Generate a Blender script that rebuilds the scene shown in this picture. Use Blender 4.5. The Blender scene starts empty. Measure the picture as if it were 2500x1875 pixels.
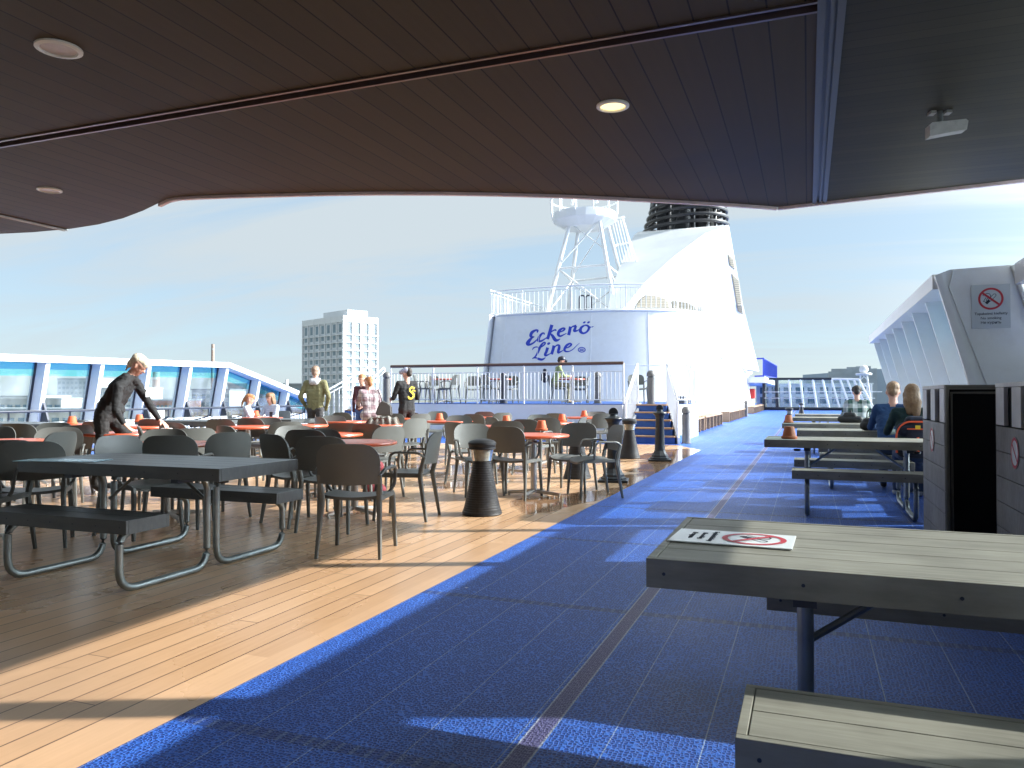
import bpy, bmesh, math, random
import numpy as np
from mathutils import Vector, Matrix
random.seed(7)
SC = bpy.context.scene
COL = SC.collection
R = math.radians
YAW, PITCH, CH, F = R(21), R(0.868), 1.2, 1880.0

# ---------------------------------------------------------------- camera frame helpers
RIGHT = Vector((math.cos(YAW), math.sin(YAW), 0))
FLAT = Vector((-math.sin(YAW), math.cos(YAW), 0))
FWD = FLAT * math.cos(PITCH) + Vector((0, 0, math.sin(PITCH)))
UP = -FLAT * math.sin(PITCH) + Vector((0, 0, math.cos(PITCH)))
EYE = Vector((0, 0, CH))
def ray(px, py): return FWD + RIGHT * ((px - 1250) / F) - UP * ((py - 937.5) / F)
def onz(px, py, z): r = ray(px, py); return EYE + r * ((z - CH) / r.z)
def onY(px, py, Y): r = ray(px, py); return EYE + r * (Y / r.y)
def onX(px, py, X): r = ray(px, py); return EYE + r * (X / r.x)
def onplane(px, py, p0, n): r = ray(px, py); return EYE + r * ((p0 - EYE).dot(n) / r.dot(n))
def at(px, d, z=0.0):                     # column px, distance d in front, height z
    p = FLAT * d + RIGHT * (d * (px - 1250) / F); return Vector((p.x, p.y, z))

# ---------------------------------------------------------------- materials
MATS = {}
def N(nt, typ, **kw):
    n = nt.nodes.new(typ)
    for k, v in kw.items():
        if k.startswith('_'): setattr(n, k[1:], v)
        else: n.inputs[k.replace('__', ' ')].default_value = v
    return n
def mk(name, col, rough=0.6, metal=0.0, var=0.12, scale=6.0, bump=0.0, bscale=80.0, spec=0.5, grime=None, gscale=1.2, gamt=0.35):
    if name in MATS: return MATS[name]
    m = bpy.data.materials.new(name); m.use_nodes = True; nt = m.node_tree; L = nt.links.new
    b = nt.nodes['Principled BSDF']
    tc = N(nt, 'ShaderNodeTexCoord'); no = N(nt, 'ShaderNodeTexNoise', Scale=scale, Detail=6.0)
    L(tc.outputs['Object'], no.inputs['Vector'])
    mx = N(nt, 'ShaderNodeMix', _data_type='RGBA')
    mx.inputs['A'].default_value = (*[c * (1 - var) for c in col], 1); mx.inputs['B'].default_value = (*[min(1, c * (1 + var)) for c in col], 1)
    L(no.outputs['Fac'], mx.inputs['Factor']); out = mx.outputs['Result']
    if grime:
        g = N(nt, 'ShaderNodeTexNoise', Scale=gscale, Detail=8.0, Roughness=0.7); L(tc.outputs['Object'], g.inputs['Vector'])
        cr = N(nt, 'ShaderNodeMapRange'); cr.inputs['From Min'].default_value = 0.5; cr.inputs['From Max'].default_value = 0.75; cr.inputs['To Max'].default_value = gamt
        L(g.outputs['Fac'], cr.inputs['Value'])
        m2 = N(nt, 'ShaderNodeMix', _data_type='RGBA'); m2.inputs['B'].default_value = (*grime, 1)
        L(out, m2.inputs['A']); L(cr.outputs['Result'], m2.inputs['Factor']); out = m2.outputs['Result']
    L(out, b.inputs['Base Color'])
    b.inputs['Metallic'].default_value = metal
    b.inputs['Specular IOR Level'].default_value = spec
    rr = N(nt, 'ShaderNodeMapRange'); rr.inputs['To Min'].default_value = max(0.02, rough - 0.08); rr.inputs['To Max'].default_value = min(1, rough + 0.08)
    L(no.outputs['Fac'], rr.inputs['Value']); L(rr.outputs['Result'], b.inputs['Roughness'])
    if bump:
        n2 = N(nt, 'ShaderNodeTexNoise', Scale=bscale, Detail=3.0); L(tc.outputs['Object'], n2.inputs['Vector'])
        bp = N(nt, 'ShaderNodeBump', Strength=bump, Distance=0.01); L(n2.outputs['Fac'], bp.inputs['Height']); L(bp.outputs['Normal'], b.inputs['Normal'])
    MATS[name] = m; return m
def glass(name, tint, refl=0.12, smudge=0.12):
    m = bpy.data.materials.new(name); m.use_nodes = True; nt = m.node_tree; L = nt.links.new
    nt.nodes.remove(nt.nodes['Principled BSDF']); out = nt.nodes['Material Output']
    t = N(nt, 'ShaderNodeBsdfTransparent'); t.inputs['Color'].default_value = (*tint, 1)
    g = N(nt, 'ShaderNodeBsdfGlossy', Roughness=0.02); d = N(nt, 'ShaderNodeBsdfDiffuse'); d.inputs['Color'].default_value = (.6, .66, .7, 1)
    tc = N(nt, 'ShaderNodeTexCoord'); no = N(nt, 'ShaderNodeTexNoise', Scale=2.2, Detail=7.0); L(tc.outputs['Object'], no.inputs['Vector'])
    mr = N(nt, 'ShaderNodeMapRange'); mr.inputs['From Min'].default_value = .35; mr.inputs['From Max'].default_value = .75; mr.inputs['To Max'].default_value = smudge * 2
    L(no.outputs['Fac'], mr.inputs['Value'])
    m1 = N(nt, 'ShaderNodeMixShader'); L(mr.outputs['Result'], m1.inputs['Fac']); L(t.outputs[0], m1.inputs[1]); L(d.outputs[0], m1.inputs[2])
    fr = N(nt, 'ShaderNodeFresnel', IOR=1.35); m2 = N(nt, 'ShaderNodeMixShader')
    mu = N(nt, 'ShaderNodeMath', _operation='MULTIPLY'); mu.inputs[1].default_value = refl * 6; L(fr.outputs[0], mu.inputs[0]); L(mu.outputs[0], m2.inputs['Fac'])
    L(m1.outputs[0], m2.inputs[1]); L(g.outputs[0], m2.inputs[2]); L(m2.outputs[0], out.inputs['Surface'])
    MATS[name] = m; return m

white = mk('white_paint', (.74, .76, .78), .42, var=.05, grime=(.52, .48, .40), gscale=.5, gamt=.30, bump=.12, bscale=1.4)
white_plain = mk('white_rail_paint', (.78, .80, .82), .35, var=.03)
cream = mk('panel_paint', (.66, .70, .70), .4, var=.04, grime=(.40, .36, .28), gscale=1.5, gamt=.3)
chair_m = mk('chair_plastic', (.118, .124, .116), .42, var=.14, scale=3, bump=.12, bscale=240, grime=(.17, .165, .15), gscale=5, gamt=.35)
black = mk('black_plastic', (.014, .014, .016), .5, var=.25, bump=.1, bscale=60, grime=(.09, .085, .08), gscale=6, gamt=.3)
castiron = mk('cast_iron_paint', (.014, .017, .02), .34, var=.2, bump=.25, bscale=40)
greypost = mk('grey_post_paint', (.13, .125, .12), .5, var=.1, grime=(.3, .29, .27), gscale=5, gamt=.3)
orange = mk('orange_top', (.60, .105, .04), .30, var=.06, grime=(.62, .2, .12), gscale=4, gamt=.4)
terra = mk('terracotta', (.42, .125, .055), .75, var=.15, bump=.2, bscale=90, grime=(.55, .3, .2), gscale=14, gamt=.4)
terra_b = mk('bright_terracotta', (.62, .13, .05), .7, var=.1, bump=.15, bscale=90)
steel = mk('brushed_steel', (.50, .48, .45), .33, metal=.85, var=.1, scale=20)
galv = mk('galvanised_tube', (.27, .30, .30), .36, metal=.75, var=.3, scale=9, grime=(.12, .11, .08), gscale=8, gamt=.5)
darkmetal = mk('dark_metal', (.03, .035, .05), .35, metal=.3, var=.2)
bluemetal = mk('ceiling_channel', (.085, .09, .085), .38, metal=.15, var=.3, scale=3)
pale_edge = mk('fascia_strip', (.85, .70, .66), .5, var=.08)
tealpaint = mk('blue_riser_paint', (.012, .075, .32), .5, var=.1, grime=(.1, .2, .4), gscale=4, gamt=.3)
bluerail = mk('blue_rail_paint', (.03, .06, .42), .4, var=.1)
brownrail = mk('varnished_handrail', (.10, .055, .04), .4, var=.2, scale=14)
benchw = mk('bench_wood', (.32, .21, .125), .65, var=.25, scale=14, bump=.3, bscale=50, grime=(.12, .08, .05), gscale=6, gamt=.5)
treadw = mk('tread_wood', (.40, .24, .13), .6, var=.15, scale=12)
red = mk('red_paint', (.52, .02, .02), .4, var=.08)
redmark = mk('red_mark', (.52, .03, .05), .5, var=.05)
inkm = mk('dark_print', (.02, .03, .05), .6, var=.05)
signw = mk('sign_white', (.72, .74, .74), .35, var=.03, grime=(.5, .48, .44), gscale=9, gamt=.2)
signg = mk('sign_grey_plate', (.52, .57, .59), .35, var=.03)
bluelogo = mk('blue_lettering', (.008, .04, .45), .45, var=.05)
cyan1 = glass('blue_tint_glass', (.36, .74, .97), .04, .05)
cyan2 = glass('cyan_tint_glass', (.56, .97, 1.0), .04, .12)
pane = glass('window_glass', (.92, .96, .97), .05, .07)
pane_r = glass('starboard_glass', (.86, .89, .90), .08, .06)
pane_g = glass('green_glass', (.93, .99, .97), .06, .14)
clear = glass('clear_plastic', (.80, .78, .72), .15, .45)
blackcage = mk('black_pipe_paint', (.018, .018, .022), .32, var=.3, scale=2)
louv = mk('louver_shade', (.30, .27, .22), .6, var=.15)

nt_ = chair_m.node_tree; b_ = nt_.nodes['Principled BSDF']; src = b_.inputs['Base Color'].links[0].from_socket
oi = nt_.nodes.new('ShaderNodeObjectInfo'); hs_ = nt_.nodes.new('ShaderNodeHueSaturation'); mr_ = nt_.nodes.new('ShaderNodeMapRange'); mr_.inputs['To Min'].default_value = .78; mr_.inputs['To Max'].default_value = 1.22
nt_.links.new(oi.outputs['Random'], mr_.inputs['Value']); nt_.links.new(mr_.outputs['Result'], hs_.inputs['Value']); nt_.links.new(src, hs_.inputs['Color']); nt_.links.new(hs_.outputs['Color'], b_.inputs['Base Color'])
def emis(name, col, s):
    m = bpy.data.materials.new(name); m.use_nodes = True; b = m.node_tree.nodes['Principled BSDF']
    b.inputs['Base Color'].default_value = (*col, 1); b.inputs['Emission Color'].default_value = (*col, 1); b.inputs['Emission Strength'].default_value = s
    MATS[name] = m; return m
warm = emis('lit_lamp', (1, .78, .38), .85)

# --- composite planks of picnic tables (colour grain along X)
def plank_mat(name, c1, c2, n_along='X', pitch=.13, groove=True, groove_col=(.01, .012, .012), axis_off=0.0, rough=.5):
    m = bpy.data.materials.new(name); m.use_nodes = True; nt = m.node_tree; L = nt.links.new; b = nt.nodes['Principled BSDF']
    tc = N(nt, 'ShaderNodeTexCoord'); sp = N(nt, 'ShaderNodeSeparateXYZ'); L(tc.outputs['Object'], sp.inputs[0])
    mp = N(nt, 'ShaderNodeMapping'); mp.inputs['Scale'].default_value = (2, 26, 10) if n_along == 'X' else (26, 2, 10)
    L(tc.outputs['Object'], mp.inputs[0]); no = N(nt, 'ShaderNodeTexNoise', Scale=1.5, Detail=7.0, Roughness=.65); L(mp.outputs[0], no.inputs['Vector'])
    n0 = N(nt, 'ShaderNodeTexNoise', Scale=3.0, Detail=6.0); L(tc.outputs['Object'], n0.inputs['Vector'])
    ad = N(nt, 'ShaderNodeMath', _operation='ADD'); L(no.outputs['Fac'], ad.inputs[0]); L(n0.outputs['Fac'], ad.inputs[1])
    cr = N(nt, 'ShaderNodeMapRange'); cr.inputs['From Min'].default_value = .7; cr.inputs['From Max'].default_value = 1.3; L(ad.outputs[0], cr.inputs['Value'])
    mx = N(nt, 'ShaderNodeMix', _data_type='RGBA'); mx.inputs['A'].default_value = (*c1, 1); mx.inputs['B'].default_value = (*c2, 1); L(cr.outputs['Result'], mx.inputs['Factor'])
    L(mx.outputs['Result'], b.inputs['Base Color']); b.inputs['Roughness'].default_value = rough
    bp = N(nt, 'ShaderNodeBump', Strength=.15, Distance=.004); L(no.outputs['Fac'], bp.inputs['Height']); L(bp.outputs['Normal'], b.inputs['Normal'])
    MATS[name] = m; return m
plank_l = plank_mat('weathered_plank', (.165, .155, .125), (.33, .315, .26), rough=.55)
plank_d = plank_mat('dark_plank', (.055, .062, .065), (.10, .11, .112), rough=.36)
grey_board = plank_mat('grey_board', (.15, .135, .125), (.30, .28, .26), rough=.6)

# --- teak-like deck
def deck_mat():
    m = bpy.data.materials.new('composite_deck'); m.use_nodes = True; nt = m.node_tree; L = nt.links.new; b = nt.nodes['Principled BSDF']
    g = N(nt, 'ShaderNodeNewGeometry'); sp = N(nt, 'ShaderNodeSeparateXYZ'); L(g.outputs['Position'], sp.inputs[0])
    def M(op, a, c=None):
        n = N(nt, 'ShaderNodeMath', _operation=op)
        for i, v in enumerate((a, c)):
            if v is None: continue
            if isinstance(v, (int, float)): n.inputs[i].default_value = v
            else: L(v, n.inputs[i])
        return n.outputs[0]
    u = M('DIVIDE', M('ADD', sp.outputs['X'], 2.44), .135)
    fr = M('FRACT', u); ed = M('MINIMUM', fr, M('SUBTRACT', 1.0, fr))
    line = M('LESS_THAN', ed, .028)
    inb = M('LESS_THAN', sp.outputs['X'], -2.435); line = M('MULTIPLY', line, inb)
    pid = M('FLOOR', u)
    # butt joints, staggered per board
    v = M('ADD', M('DIVIDE', sp.outputs['Y'], 2.9), M('FRACT', M('MULTIPLY', pid, .3819)))
    fv = M('FRACT', v); jt = M('MULTIPLY', M('LESS_THAN', fv, .0018), inb)
    lines = M('MAXIMUM', line, jt)
    wn = N(nt, 'ShaderNodeTexWhiteNoise', _noise_dimensions='2D'); cb = N(nt, 'ShaderNodeCombineXYZ'); L(pid, cb.inputs[0]); L(M('FLOOR', v), cb.inputs[1]); L(cb.outputs[0], wn.inputs['Vector'])
    mp = N(nt, 'ShaderNodeMapping'); mp.inputs['Scale'].default_value = (30, 1.2, 1); L(g.outputs['Position'], mp.inputs[0])
    gr = N(nt, 'ShaderNodeTexNoise', Scale=1.6, Detail=6.0); L(mp.outputs[0], gr.inputs['Vector'])
    big = N(nt, 'ShaderNodeTexNoise', Scale=.75, Detail=5.0); L(g.outputs['Position'], big.inputs['Vector'])
    t = M('ADD', M('MULTIPLY', wn.outputs['Value'], .62), M('MULTIPLY', gr.outputs['Fac'], .62))
    mx = N(nt, 'ShaderNodeMix', _data_type='RGBA'); mx.inputs['A'].default_value = (.47, .28, .15, 1); mx.inputs['B'].default_value = (.68, .44, .26, 1); L(t, mx.inputs['Factor'])
    # stains, wetter and greyer close to the edge band
    st = N(nt, 'ShaderNodeMapRange'); st.inputs['From Min'].default_value = .52; st.inputs['From Max'].default_value = .70; st.inputs['To Max'].default_value = .4; L(big.outputs['Fac'], st.inputs['Value'])
    m2 = N(nt, 'ShaderNodeMix', _data_type='RGBA'); m2.inputs['B'].default_value = (.30, .20, .13, 1); L(mx.outputs['Result'], m2.inputs['A']); L(st.outputs['Result'], m2.inputs['Factor'])
    sp3 = N(nt, 'ShaderNodeTexNoise', Scale=7.0, Detail=8.0, Roughness=.75); L(g.outputs['Position'], sp3.inputs['Vector']); s3 = N(nt, 'ShaderNodeMapRange'); s3.inputs['From Min'].default_value = .6; s3.inputs['From Max'].default_value = .78; s3.inputs['To Max'].default_value = .45; L(sp3.outputs['Fac'], s3.inputs['Value'])
    m2b = N(nt, 'ShaderNodeMix', _data_type='RGBA'); m2b.inputs['B'].default_value = (.22, .13, .08, 1); L(m2.outputs['Result'], m2b.inputs['A']); L(s3.outputs['Result'], m2b.inputs['Factor']); m2 = m2b
    # puddles: noise mask, stronger away from camera
    pn = N(nt, 'ShaderNodeTexNoise', Scale=.62, Detail=3.0, Roughness=.55, Distortion=.6); mpp = N(nt, 'ShaderNodeMapping'); mpp.inputs['Scale'].default_value = (1.0, .7, 1); mpp.inputs['Location'].default_value = (3.1, 1.7, 0); L(g.outputs['Position'], mpp.inputs[0]); L(mpp.outputs[0], pn.inputs['Vector'])
    yb = N(nt, 'ShaderNodeMapRange'); yb.inputs['From Min'].default_value = 4.5; yb.inputs['From Max'].default_value = 8.5; yb.inputs['To Min'].default_value = -.12; yb.inputs['To Max'].default_value = .035; L(sp.outputs['Y'], yb.inputs['Value'])
    eb = N(nt, 'ShaderNodeMapRange'); eb.inputs['From Min'].default_value = -2.9; eb.inputs['From Max'].default_value = -2.4; eb.inputs['To Max'].default_value = .10; L(sp.outputs['X'], eb.inputs['Value'])
    pv = M('ADD', pn.outputs['Fac'], M('ADD', yb.outputs['Result'], M('MULTIPLY', eb.outputs['Result'], M('GREATER_THAN', sp.outputs['Y'], 5.8))))
    pm = N(nt, 'ShaderNodeMapRange'); pm.inputs['From Min'].default_value = .585; pm.inputs['From Max'].default_value = .615; L(pv, pm.inputs['Value']); wet = pm.outputs['Result']
    m3 = N(nt, 'ShaderNodeMix', _data_type='RGBA', _blend_type='MULTIPLY'); m3.inputs['B'].default_value = (.55, .50, .48, 1); L(m2.outputs['Result'], m3.inputs['A']); L(wet, m3.inputs['Factor'])
    m4 = N(nt, 'ShaderNodeMix', _data_type='RGBA'); m4.inputs['B'].default_value = (.11, .055, .03, 1); L(m3.outputs['Result'], m4.inputs['A']); L(lines, m4.inputs['Factor'])
    L(m4.outputs['Result'], b.inputs['Base Color'])
    rr = N(nt, 'ShaderNodeMapRange'); rr.inputs['To Min'].default_value = .28; rr.inputs['To Max'].default_value = .05; L(wet, rr.inputs['Value'])
    r2 = M('ADD', rr.outputs['Result'], M('MULTIPLY', M('SUBTRACT', big.outputs['Fac'], .5), .25)); L(M('MAXIMUM', r2, .03), b.inputs['Roughness'])
    bp = N(nt, 'ShaderNodeBump', Strength=.35, Distance=.004)
    dry = M('SUBTRACT', 1.0, wet); hh = M('MULTIPLY', M('SUBTRACT', M('MULTIPLY', gr.outputs['Fac'], .25), lines), dry); L(hh, bp.inputs['Height']); L(bp.outputs['Normal'], b.inputs['Normal'])
    MATS['deck'] = m; return m
deck_wood = deck_mat()

def blue_deck():
    m = bpy.data.materials.new('blue_grid_tiles'); m.use_nodes = True; nt = m.node_tree; L = nt.links.new; b = nt.nodes['Principled BSDF']
    g = N(nt, 'ShaderNodeNewGeometry'); sp = N(nt, 'ShaderNodeSeparateXYZ'); L(g.outputs['Position'], sp.inputs[0])
    def M(op, a, c=None):
        n = N(nt, 'ShaderNodeMath', _operation=op)
        for i, v in enumerate((a, c)):
            if v is None: continue
            if isinstance(v, (int, float)): n.inputs[i].default_value = v
            else: L(v, n.inputs[i])
        return n.outputs[0]
    X, Y = sp.outputs['X'], sp.outputs['Y']
    def grid(c, off, pitch, half):
        f = M('FRACT', M('DIVIDE', M('ADD', c, off), pitch)); e = M('MINIMUM', f, M('SUBTRACT', 1.0, f)); return M('LESS_THAN', e, half / pitch)
    vor = N(nt, 'ShaderNodeTexVoronoi', _feature='DISTANCE_TO_EDGE', Scale=62.0, Randomness=.55); L(g.outputs['Position'], vor.inputs['Vector'])
    rib = N(nt, 'ShaderNodeMapRange'); rib.inputs['From Min'].default_value = .05; rib.inputs['From Max'].default_value = .22; rib.inputs['To Min'].default_value = 1; rib.inputs['To Max'].default_value = 0; L(vor.outputs['Distance'], rib.inputs['Value'])
    no = N(nt, 'ShaderNodeTexNoise', Scale=1.1, Detail=6.0); L(g.outputs['Position'], no.inputs['Vector'])
    base = N(nt, 'ShaderNodeMix', _data_type='RGBA'); base.inputs['A'].default_value = (.008, .042, .27, 1); base.inputs['B'].default_value = (.045, .185, .72, 1)
    L(M('MULTIPLY', rib.outputs['Result'], M('ADD', .6, M('MULTIPLY', no.outputs['Fac'], .5))), base.inputs['Factor'])
    out = base.outputs['Result']
    def over(o, fac, col, amt=1.0):
        mx = N(nt, 'ShaderNodeMix', _data_type='RGBA'); L(o, mx.inputs['A']); mx.inputs['B'].default_value = (*col, 1)
        L(M('MULTIPLY', fac, amt), mx.inputs['Factor']); return mx.outputs['Result']
    out = over(out, grid(X, 2.2, .1033, .0012), (.10, .20, .5), .35)
    out = over(out, grid(X, 1.89, .31, .0022), (.34, .44, .62), .75)
    tj = grid(Y, -.29, 1.97, .035)
    out = over(out, tj, (.008, .02, .12), .6)
    out = over(out, M('MULTIPLY', tj, grid(X, 0, .06, .008)), (.12, .18, .35), .7)
    strip = M('LESS_THAN', M('ABSOLUTE', M('ADD', X, .9)), .036)
    hat = N(nt, 'ShaderNodeTexVoronoi', _feature='DISTANCE_TO_EDGE', Scale=110.0, Randomness=.2); L(g.outputs['Position'], hat.inputs['Vector'])
    hr = M('LESS_THAN', hat.outputs['Distance'], .06)
    out = over(out, strip, (.06, .05, .17), .95)
    out = over(out, M('MULTIPLY', strip, hr), (.38, .34, .50), .7)
    e2 = M('LESS_THAN', M('ABSOLUTE', M('SUBTRACT', M('ABSOLUTE', M('ADD', X, .9)), .038)), .0035); out = over(out, e2, (.45, .48, .55), .8)
    sc = N(nt, 'ShaderNodeTexNoise', Scale=.45, Detail=9.0, Roughness=.72); mps = N(nt, 'ShaderNodeMapping'); mps.inputs['Scale'].default_value = (1.8, .6, 1); L(g.outputs['Position'], mps.inputs[0]); L(mps.outputs[0], sc.inputs['Vector'])
    sr = N(nt, 'ShaderNodeMapRange'); sr.inputs['From Min'].default_value = .5; sr.inputs['From Max'].default_value = .72; sr.inputs['To Max'].default_value = .55; L(sc.outputs['Fac'], sr.inputs['Value']); out = over(out, sr.outputs['Result'], (.012, .045, .24), 1)
    fine = N(nt, 'ShaderNodeTexNoise', Scale=24.0, Detail=6.0, Roughness=.8); L(g.outputs['Position'], fine.inputs['Vector']); fr_ = N(nt, 'ShaderNodeMapRange'); fr_.inputs['From Min'].default_value = .62; fr_.inputs['From Max'].default_value = .8; fr_.inputs['To Max'].default_value = .5; L(fine.outputs['Fac'], fr_.inputs['Value']); out = over(out, fr_.outputs['Result'], (.16, .26, .5), 1)
    # worn pale patches and far wet sheen
    wr = N(nt, 'ShaderNodeMapRange'); wr.inputs['From Min'].default_value = .55; wr.inputs['From Max'].default_value = .75; wr.inputs['To Max'].default_value = .25; L(no.outputs['Fac'], wr.inputs['Value'])
    out = over(out, wr.outputs['Result'], (.10, .18, .42), 1)
    sp2 = N(nt, 'ShaderNodeTexVoronoi', Scale=1.7); L(g.outputs['Position'], sp2.inputs['Vector']); out = over(out, M('LESS_THAN', sp2.outputs['Distance'], .02), (.7, .72, .75), .9)
    L(out, b.inputs['Base Color'])
    L(M('ADD', .40, M('MULTIPLY', no.outputs['Fac'], .2)), b.inputs['Roughness'])
    bp = N(nt, 'ShaderNodeBump', Strength=.7, Distance=.004); L(rib.outputs['Result'], bp.inputs['Height']); L(bp.outputs['Normal'], b.inputs['Normal'])
    MATS['blue'] = m; return m
blue = blue_deck()

def ceil_mat(name, axis, pitch, c1, c2, half, stain=True):
    m = bpy.data.materials.new(name); m.use_nodes = True; nt = m.node_tree; L = nt.links.new; b = nt.nodes['Principled BSDF']
    g = N(nt, 'ShaderNodeNewGeometry'); sp = N(nt, 'ShaderNodeSeparateXYZ'); L(g.outputs['Position'], sp.inputs[0])
    def M(op, a, c=None):
        n = N(nt, 'ShaderNodeMath', _operation=op)
        for i, v in enumerate((a, c)):
            if v is None: continue
            if isinstance(v, (int, float)): n.inputs[i].default_value = v
            else: L(v, n.inputs[i])
        return n.outputs[0]
    u = M('DIVIDE', sp.outputs[axis], pitch); f = M('FRACT', u); e = M('MINIMUM', f, M('SUBTRACT', 1.0, f)); ln = M('LESS_THAN', e, half / pitch)
    wn = N(nt, 'ShaderNodeTexWhiteNoise', _noise_dimensions='1D'); L(M('FLOOR', u), wn.inputs['W'])
    mp = N(nt, 'ShaderNodeMapping'); mp.inputs['Scale'].default_value = (22, .8, 1) if axis == 'X' else (.8, 22, 1); L(g.outputs['Position'], mp.inputs[0])
    gr = N(nt, 'ShaderNodeTexNoise', Scale=1.0, Detail=5.0); L(mp.outputs[0], gr.inputs['Vector'])
    mx = N(nt, 'ShaderNodeMix', _data_type='RGBA'); mx.inputs['A'].default_value = (*c1, 1); mx.inputs['B'].default_value = (*c2, 1)
    L(M('ADD', M('MULTIPLY', wn.outputs['Value'], .45), M('MULTIPLY', gr.outputs['Fac'], .5)), mx.inputs['Factor']); out = mx.outputs['Result']
    if stain:
        sn = N(nt, 'ShaderNodeTexNoise', Scale=.8, Detail=6.0, Distortion=1.0); L(g.outputs['Position'], sn.inputs['Vector'])
        dm = M('SUBTRACT', 1.0, M('MINIMUM', 1.0, M('DIVIDE', M('ADD', M('ABSOLUTE', M('SUBTRACT', sp.outputs['Y'], 7.0)), M('MULTIPLY', M('ABSOLUTE', M('ADD', sp.outputs['X'], 1.0)), .45)), 1.7)))
        sf = M('MULTIPLY', dm, M('MULTIPLY', sn.outputs['Fac'], 1.4))
        m2 = N(nt, 'ShaderNodeMix', _data_type='RGBA'); m2.inputs['B'].default_value = (.030, .030, .034, 1); L(out, m2.inputs['A']); L(M('MINIMUM', sf, .8), m2.inputs['Factor']); out = m2.outputs['Result']
    m3 = N(nt, 'ShaderNodeMix', _data_type='RGBA'); m3.inputs['B'].default_value = (.003, .003, .003, 1); L(out, m3.inputs['A']); L(ln, m3.inputs['Factor'])
    L(m3.outputs['Result'], b.inputs['Base Color']); b.inputs['Roughness'].default_value = .6; b.inputs['Specular IOR Level'].default_value = .22
    bp = N(nt, 'ShaderNodeBump', Strength=.4, Distance=.004); L(M('SUBTRACT', M('MULTIPLY', gr.outputs['Fac'], .3), ln), bp.inputs['Height']); L(bp.outputs['Normal'], b.inputs['Normal'])
    return m
ceil_a = ceil_mat('ceiling_boards', 'X', .195, (.050, .039, .018), (.086, .065, .031), .005)
ceil_b = ceil_mat('ceiling_strips', 'Y', .115, (.032, .030, .016), (.062, .056, .029), .002, stain=False)

def check_mat(name, c1, c2, c3, s, rot=0.0):
    m = bpy.data.materials.new(name); m.use_nodes = True; nt = m.node_tree; L = nt.links.new; b = nt.nodes['Principled BSDF']
    tc = N(nt, 'ShaderNodeTexCoord'); sp = N(nt, 'ShaderNodeSeparateXYZ'); L(tc.outputs['Object'], sp.inputs[0])
    def M(op, a, c=None):
        n = N(nt, 'ShaderNodeMath', _operation=op)
        for i, v in enumerate((a, c)):
            if v is None: continue
            if isinstance(v, (int, float)): n.inputs[i].default_value = v
            else: L(v, n.inputs[i])
        return n.outputs[0]
    a = M('LESS_THAN', M('FRACT', M('DIVIDE', sp.outputs['X'], s)), .5); c = M('LESS_THAN', M('FRACT', M('DIVIDE', sp.outputs['Z'], s)), .5)
    m1 = N(nt, 'ShaderNodeMix', _data_type='RGBA'); m1.inputs['A'].default_value = (*c1, 1); m1.inputs['B'].default_value = (*c2, 1)
    L(M('MULTIPLY', M('ADD', a, c), .5), m1.inputs['Factor'])
    if c3:
        ln = M('MAXIMUM', M('LESS_THAN', M('FRACT', M('DIVIDE', sp.outputs['X'], s * .5)), .12), M('LESS_THAN', M('FRACT', M('DIVIDE', sp.outputs['Z'], s * .5)), .12))
        m2 = N(nt, 'ShaderNodeMix', _data_type='RGBA'); L(m1.outputs['Result'], m2.inputs['A']); m2.inputs['B'].default_value = (*c3, 1); L(M('MULTIPLY', ln, .6), m2.inputs['Factor']); L(m2.outputs['Result'], b.inputs['Base Color'])
    else: L(m1.outputs['Result'], b.inputs['Base Color'])
    b.inputs['Roughness'].default_value = .85
    return m

# ---------------------------------------------------------------- mesh helpers
def link(name, me, mats, parent=None):
    o = bpy.data.objects.new(name, me); COL.objects.link(o)
    if mats is not None:
        for m in (mats if isinstance(mats, (list, tuple)) else [mats]):
            if me is not None: me.materials.append(m)
    if parent: o.parent = parent
    return o
def obj(name, bm, mats, parent=None, smooth=False, angle=35):
    bmesh.ops.recalc_face_normals(bm, faces=bm.faces[:])
    me = bpy.data.meshes.new(name); bm.to_mesh(me); bm.free()
    if smooth:
        for p in me.polygons: p.use_smooth = True
        try: me.set_sharp_from_angle(angle=R(angle))
        except Exception: pass
    return link(name, me, mats, parent)
def tag(o, label=None, cat=None, group=None, kind=None):
    if label: o['label'] = label
    if cat: o['category'] = cat
    if group: o['group'] = group
    if kind: o['kind'] = kind
    return o
def thing(name, label, cat, loc=(0, 0, 0), rz=0.0, group=None):
    o = bpy.data.objects.new(name, None); COL.objects.link(o); o.empty_display_size = .1
    o.location = loc; o.rotation_euler = (0, 0, rz); return tag(o, label, cat, group)
def dup(root, loc, rz, label=None, group=None):
    r = root.copy(); COL.objects.link(r); r.location = loc; r.rotation_euler = (0, 0, rz)
    if label: r['label'] = label
    if group: r['group'] = group
    for ch in list(root.children):
        c = ch.copy(); COL.objects.link(c); c.parent = r
        for gch in ch.children:
            d = gch.copy(); COL.objects.link(d); d.parent = c
    return r
def B(): return bmesh.new()
def box(bm, a, b, bev=0.0, mat=0):
    x0, y0, z0 = a; x1, y1, z1 = b
    t = bmesh.new()
    vs = [t.verts.new(p) for p in ((x0,y0,z0),(x1,y0,z0),(x1,y1,z0),(x0,y1,z0),(x0,y0,z1),(x1,y0,z1),(x1,y1,z1),(x0,y1,z1))]
    for f in ((0,3,2,1),(4,5,6,7),(0,1,5,4),(1,2,6,5),(2,3,7,6),(3,0,4,7)): t.faces.new([vs[i] for i in f])
    if bev: bmesh.ops.bevel(t, geom=t.edges[:], offset=bev, segments=2, affect='EDGES', profile=.5)
    merge(bm, t, mat); return bm
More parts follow.
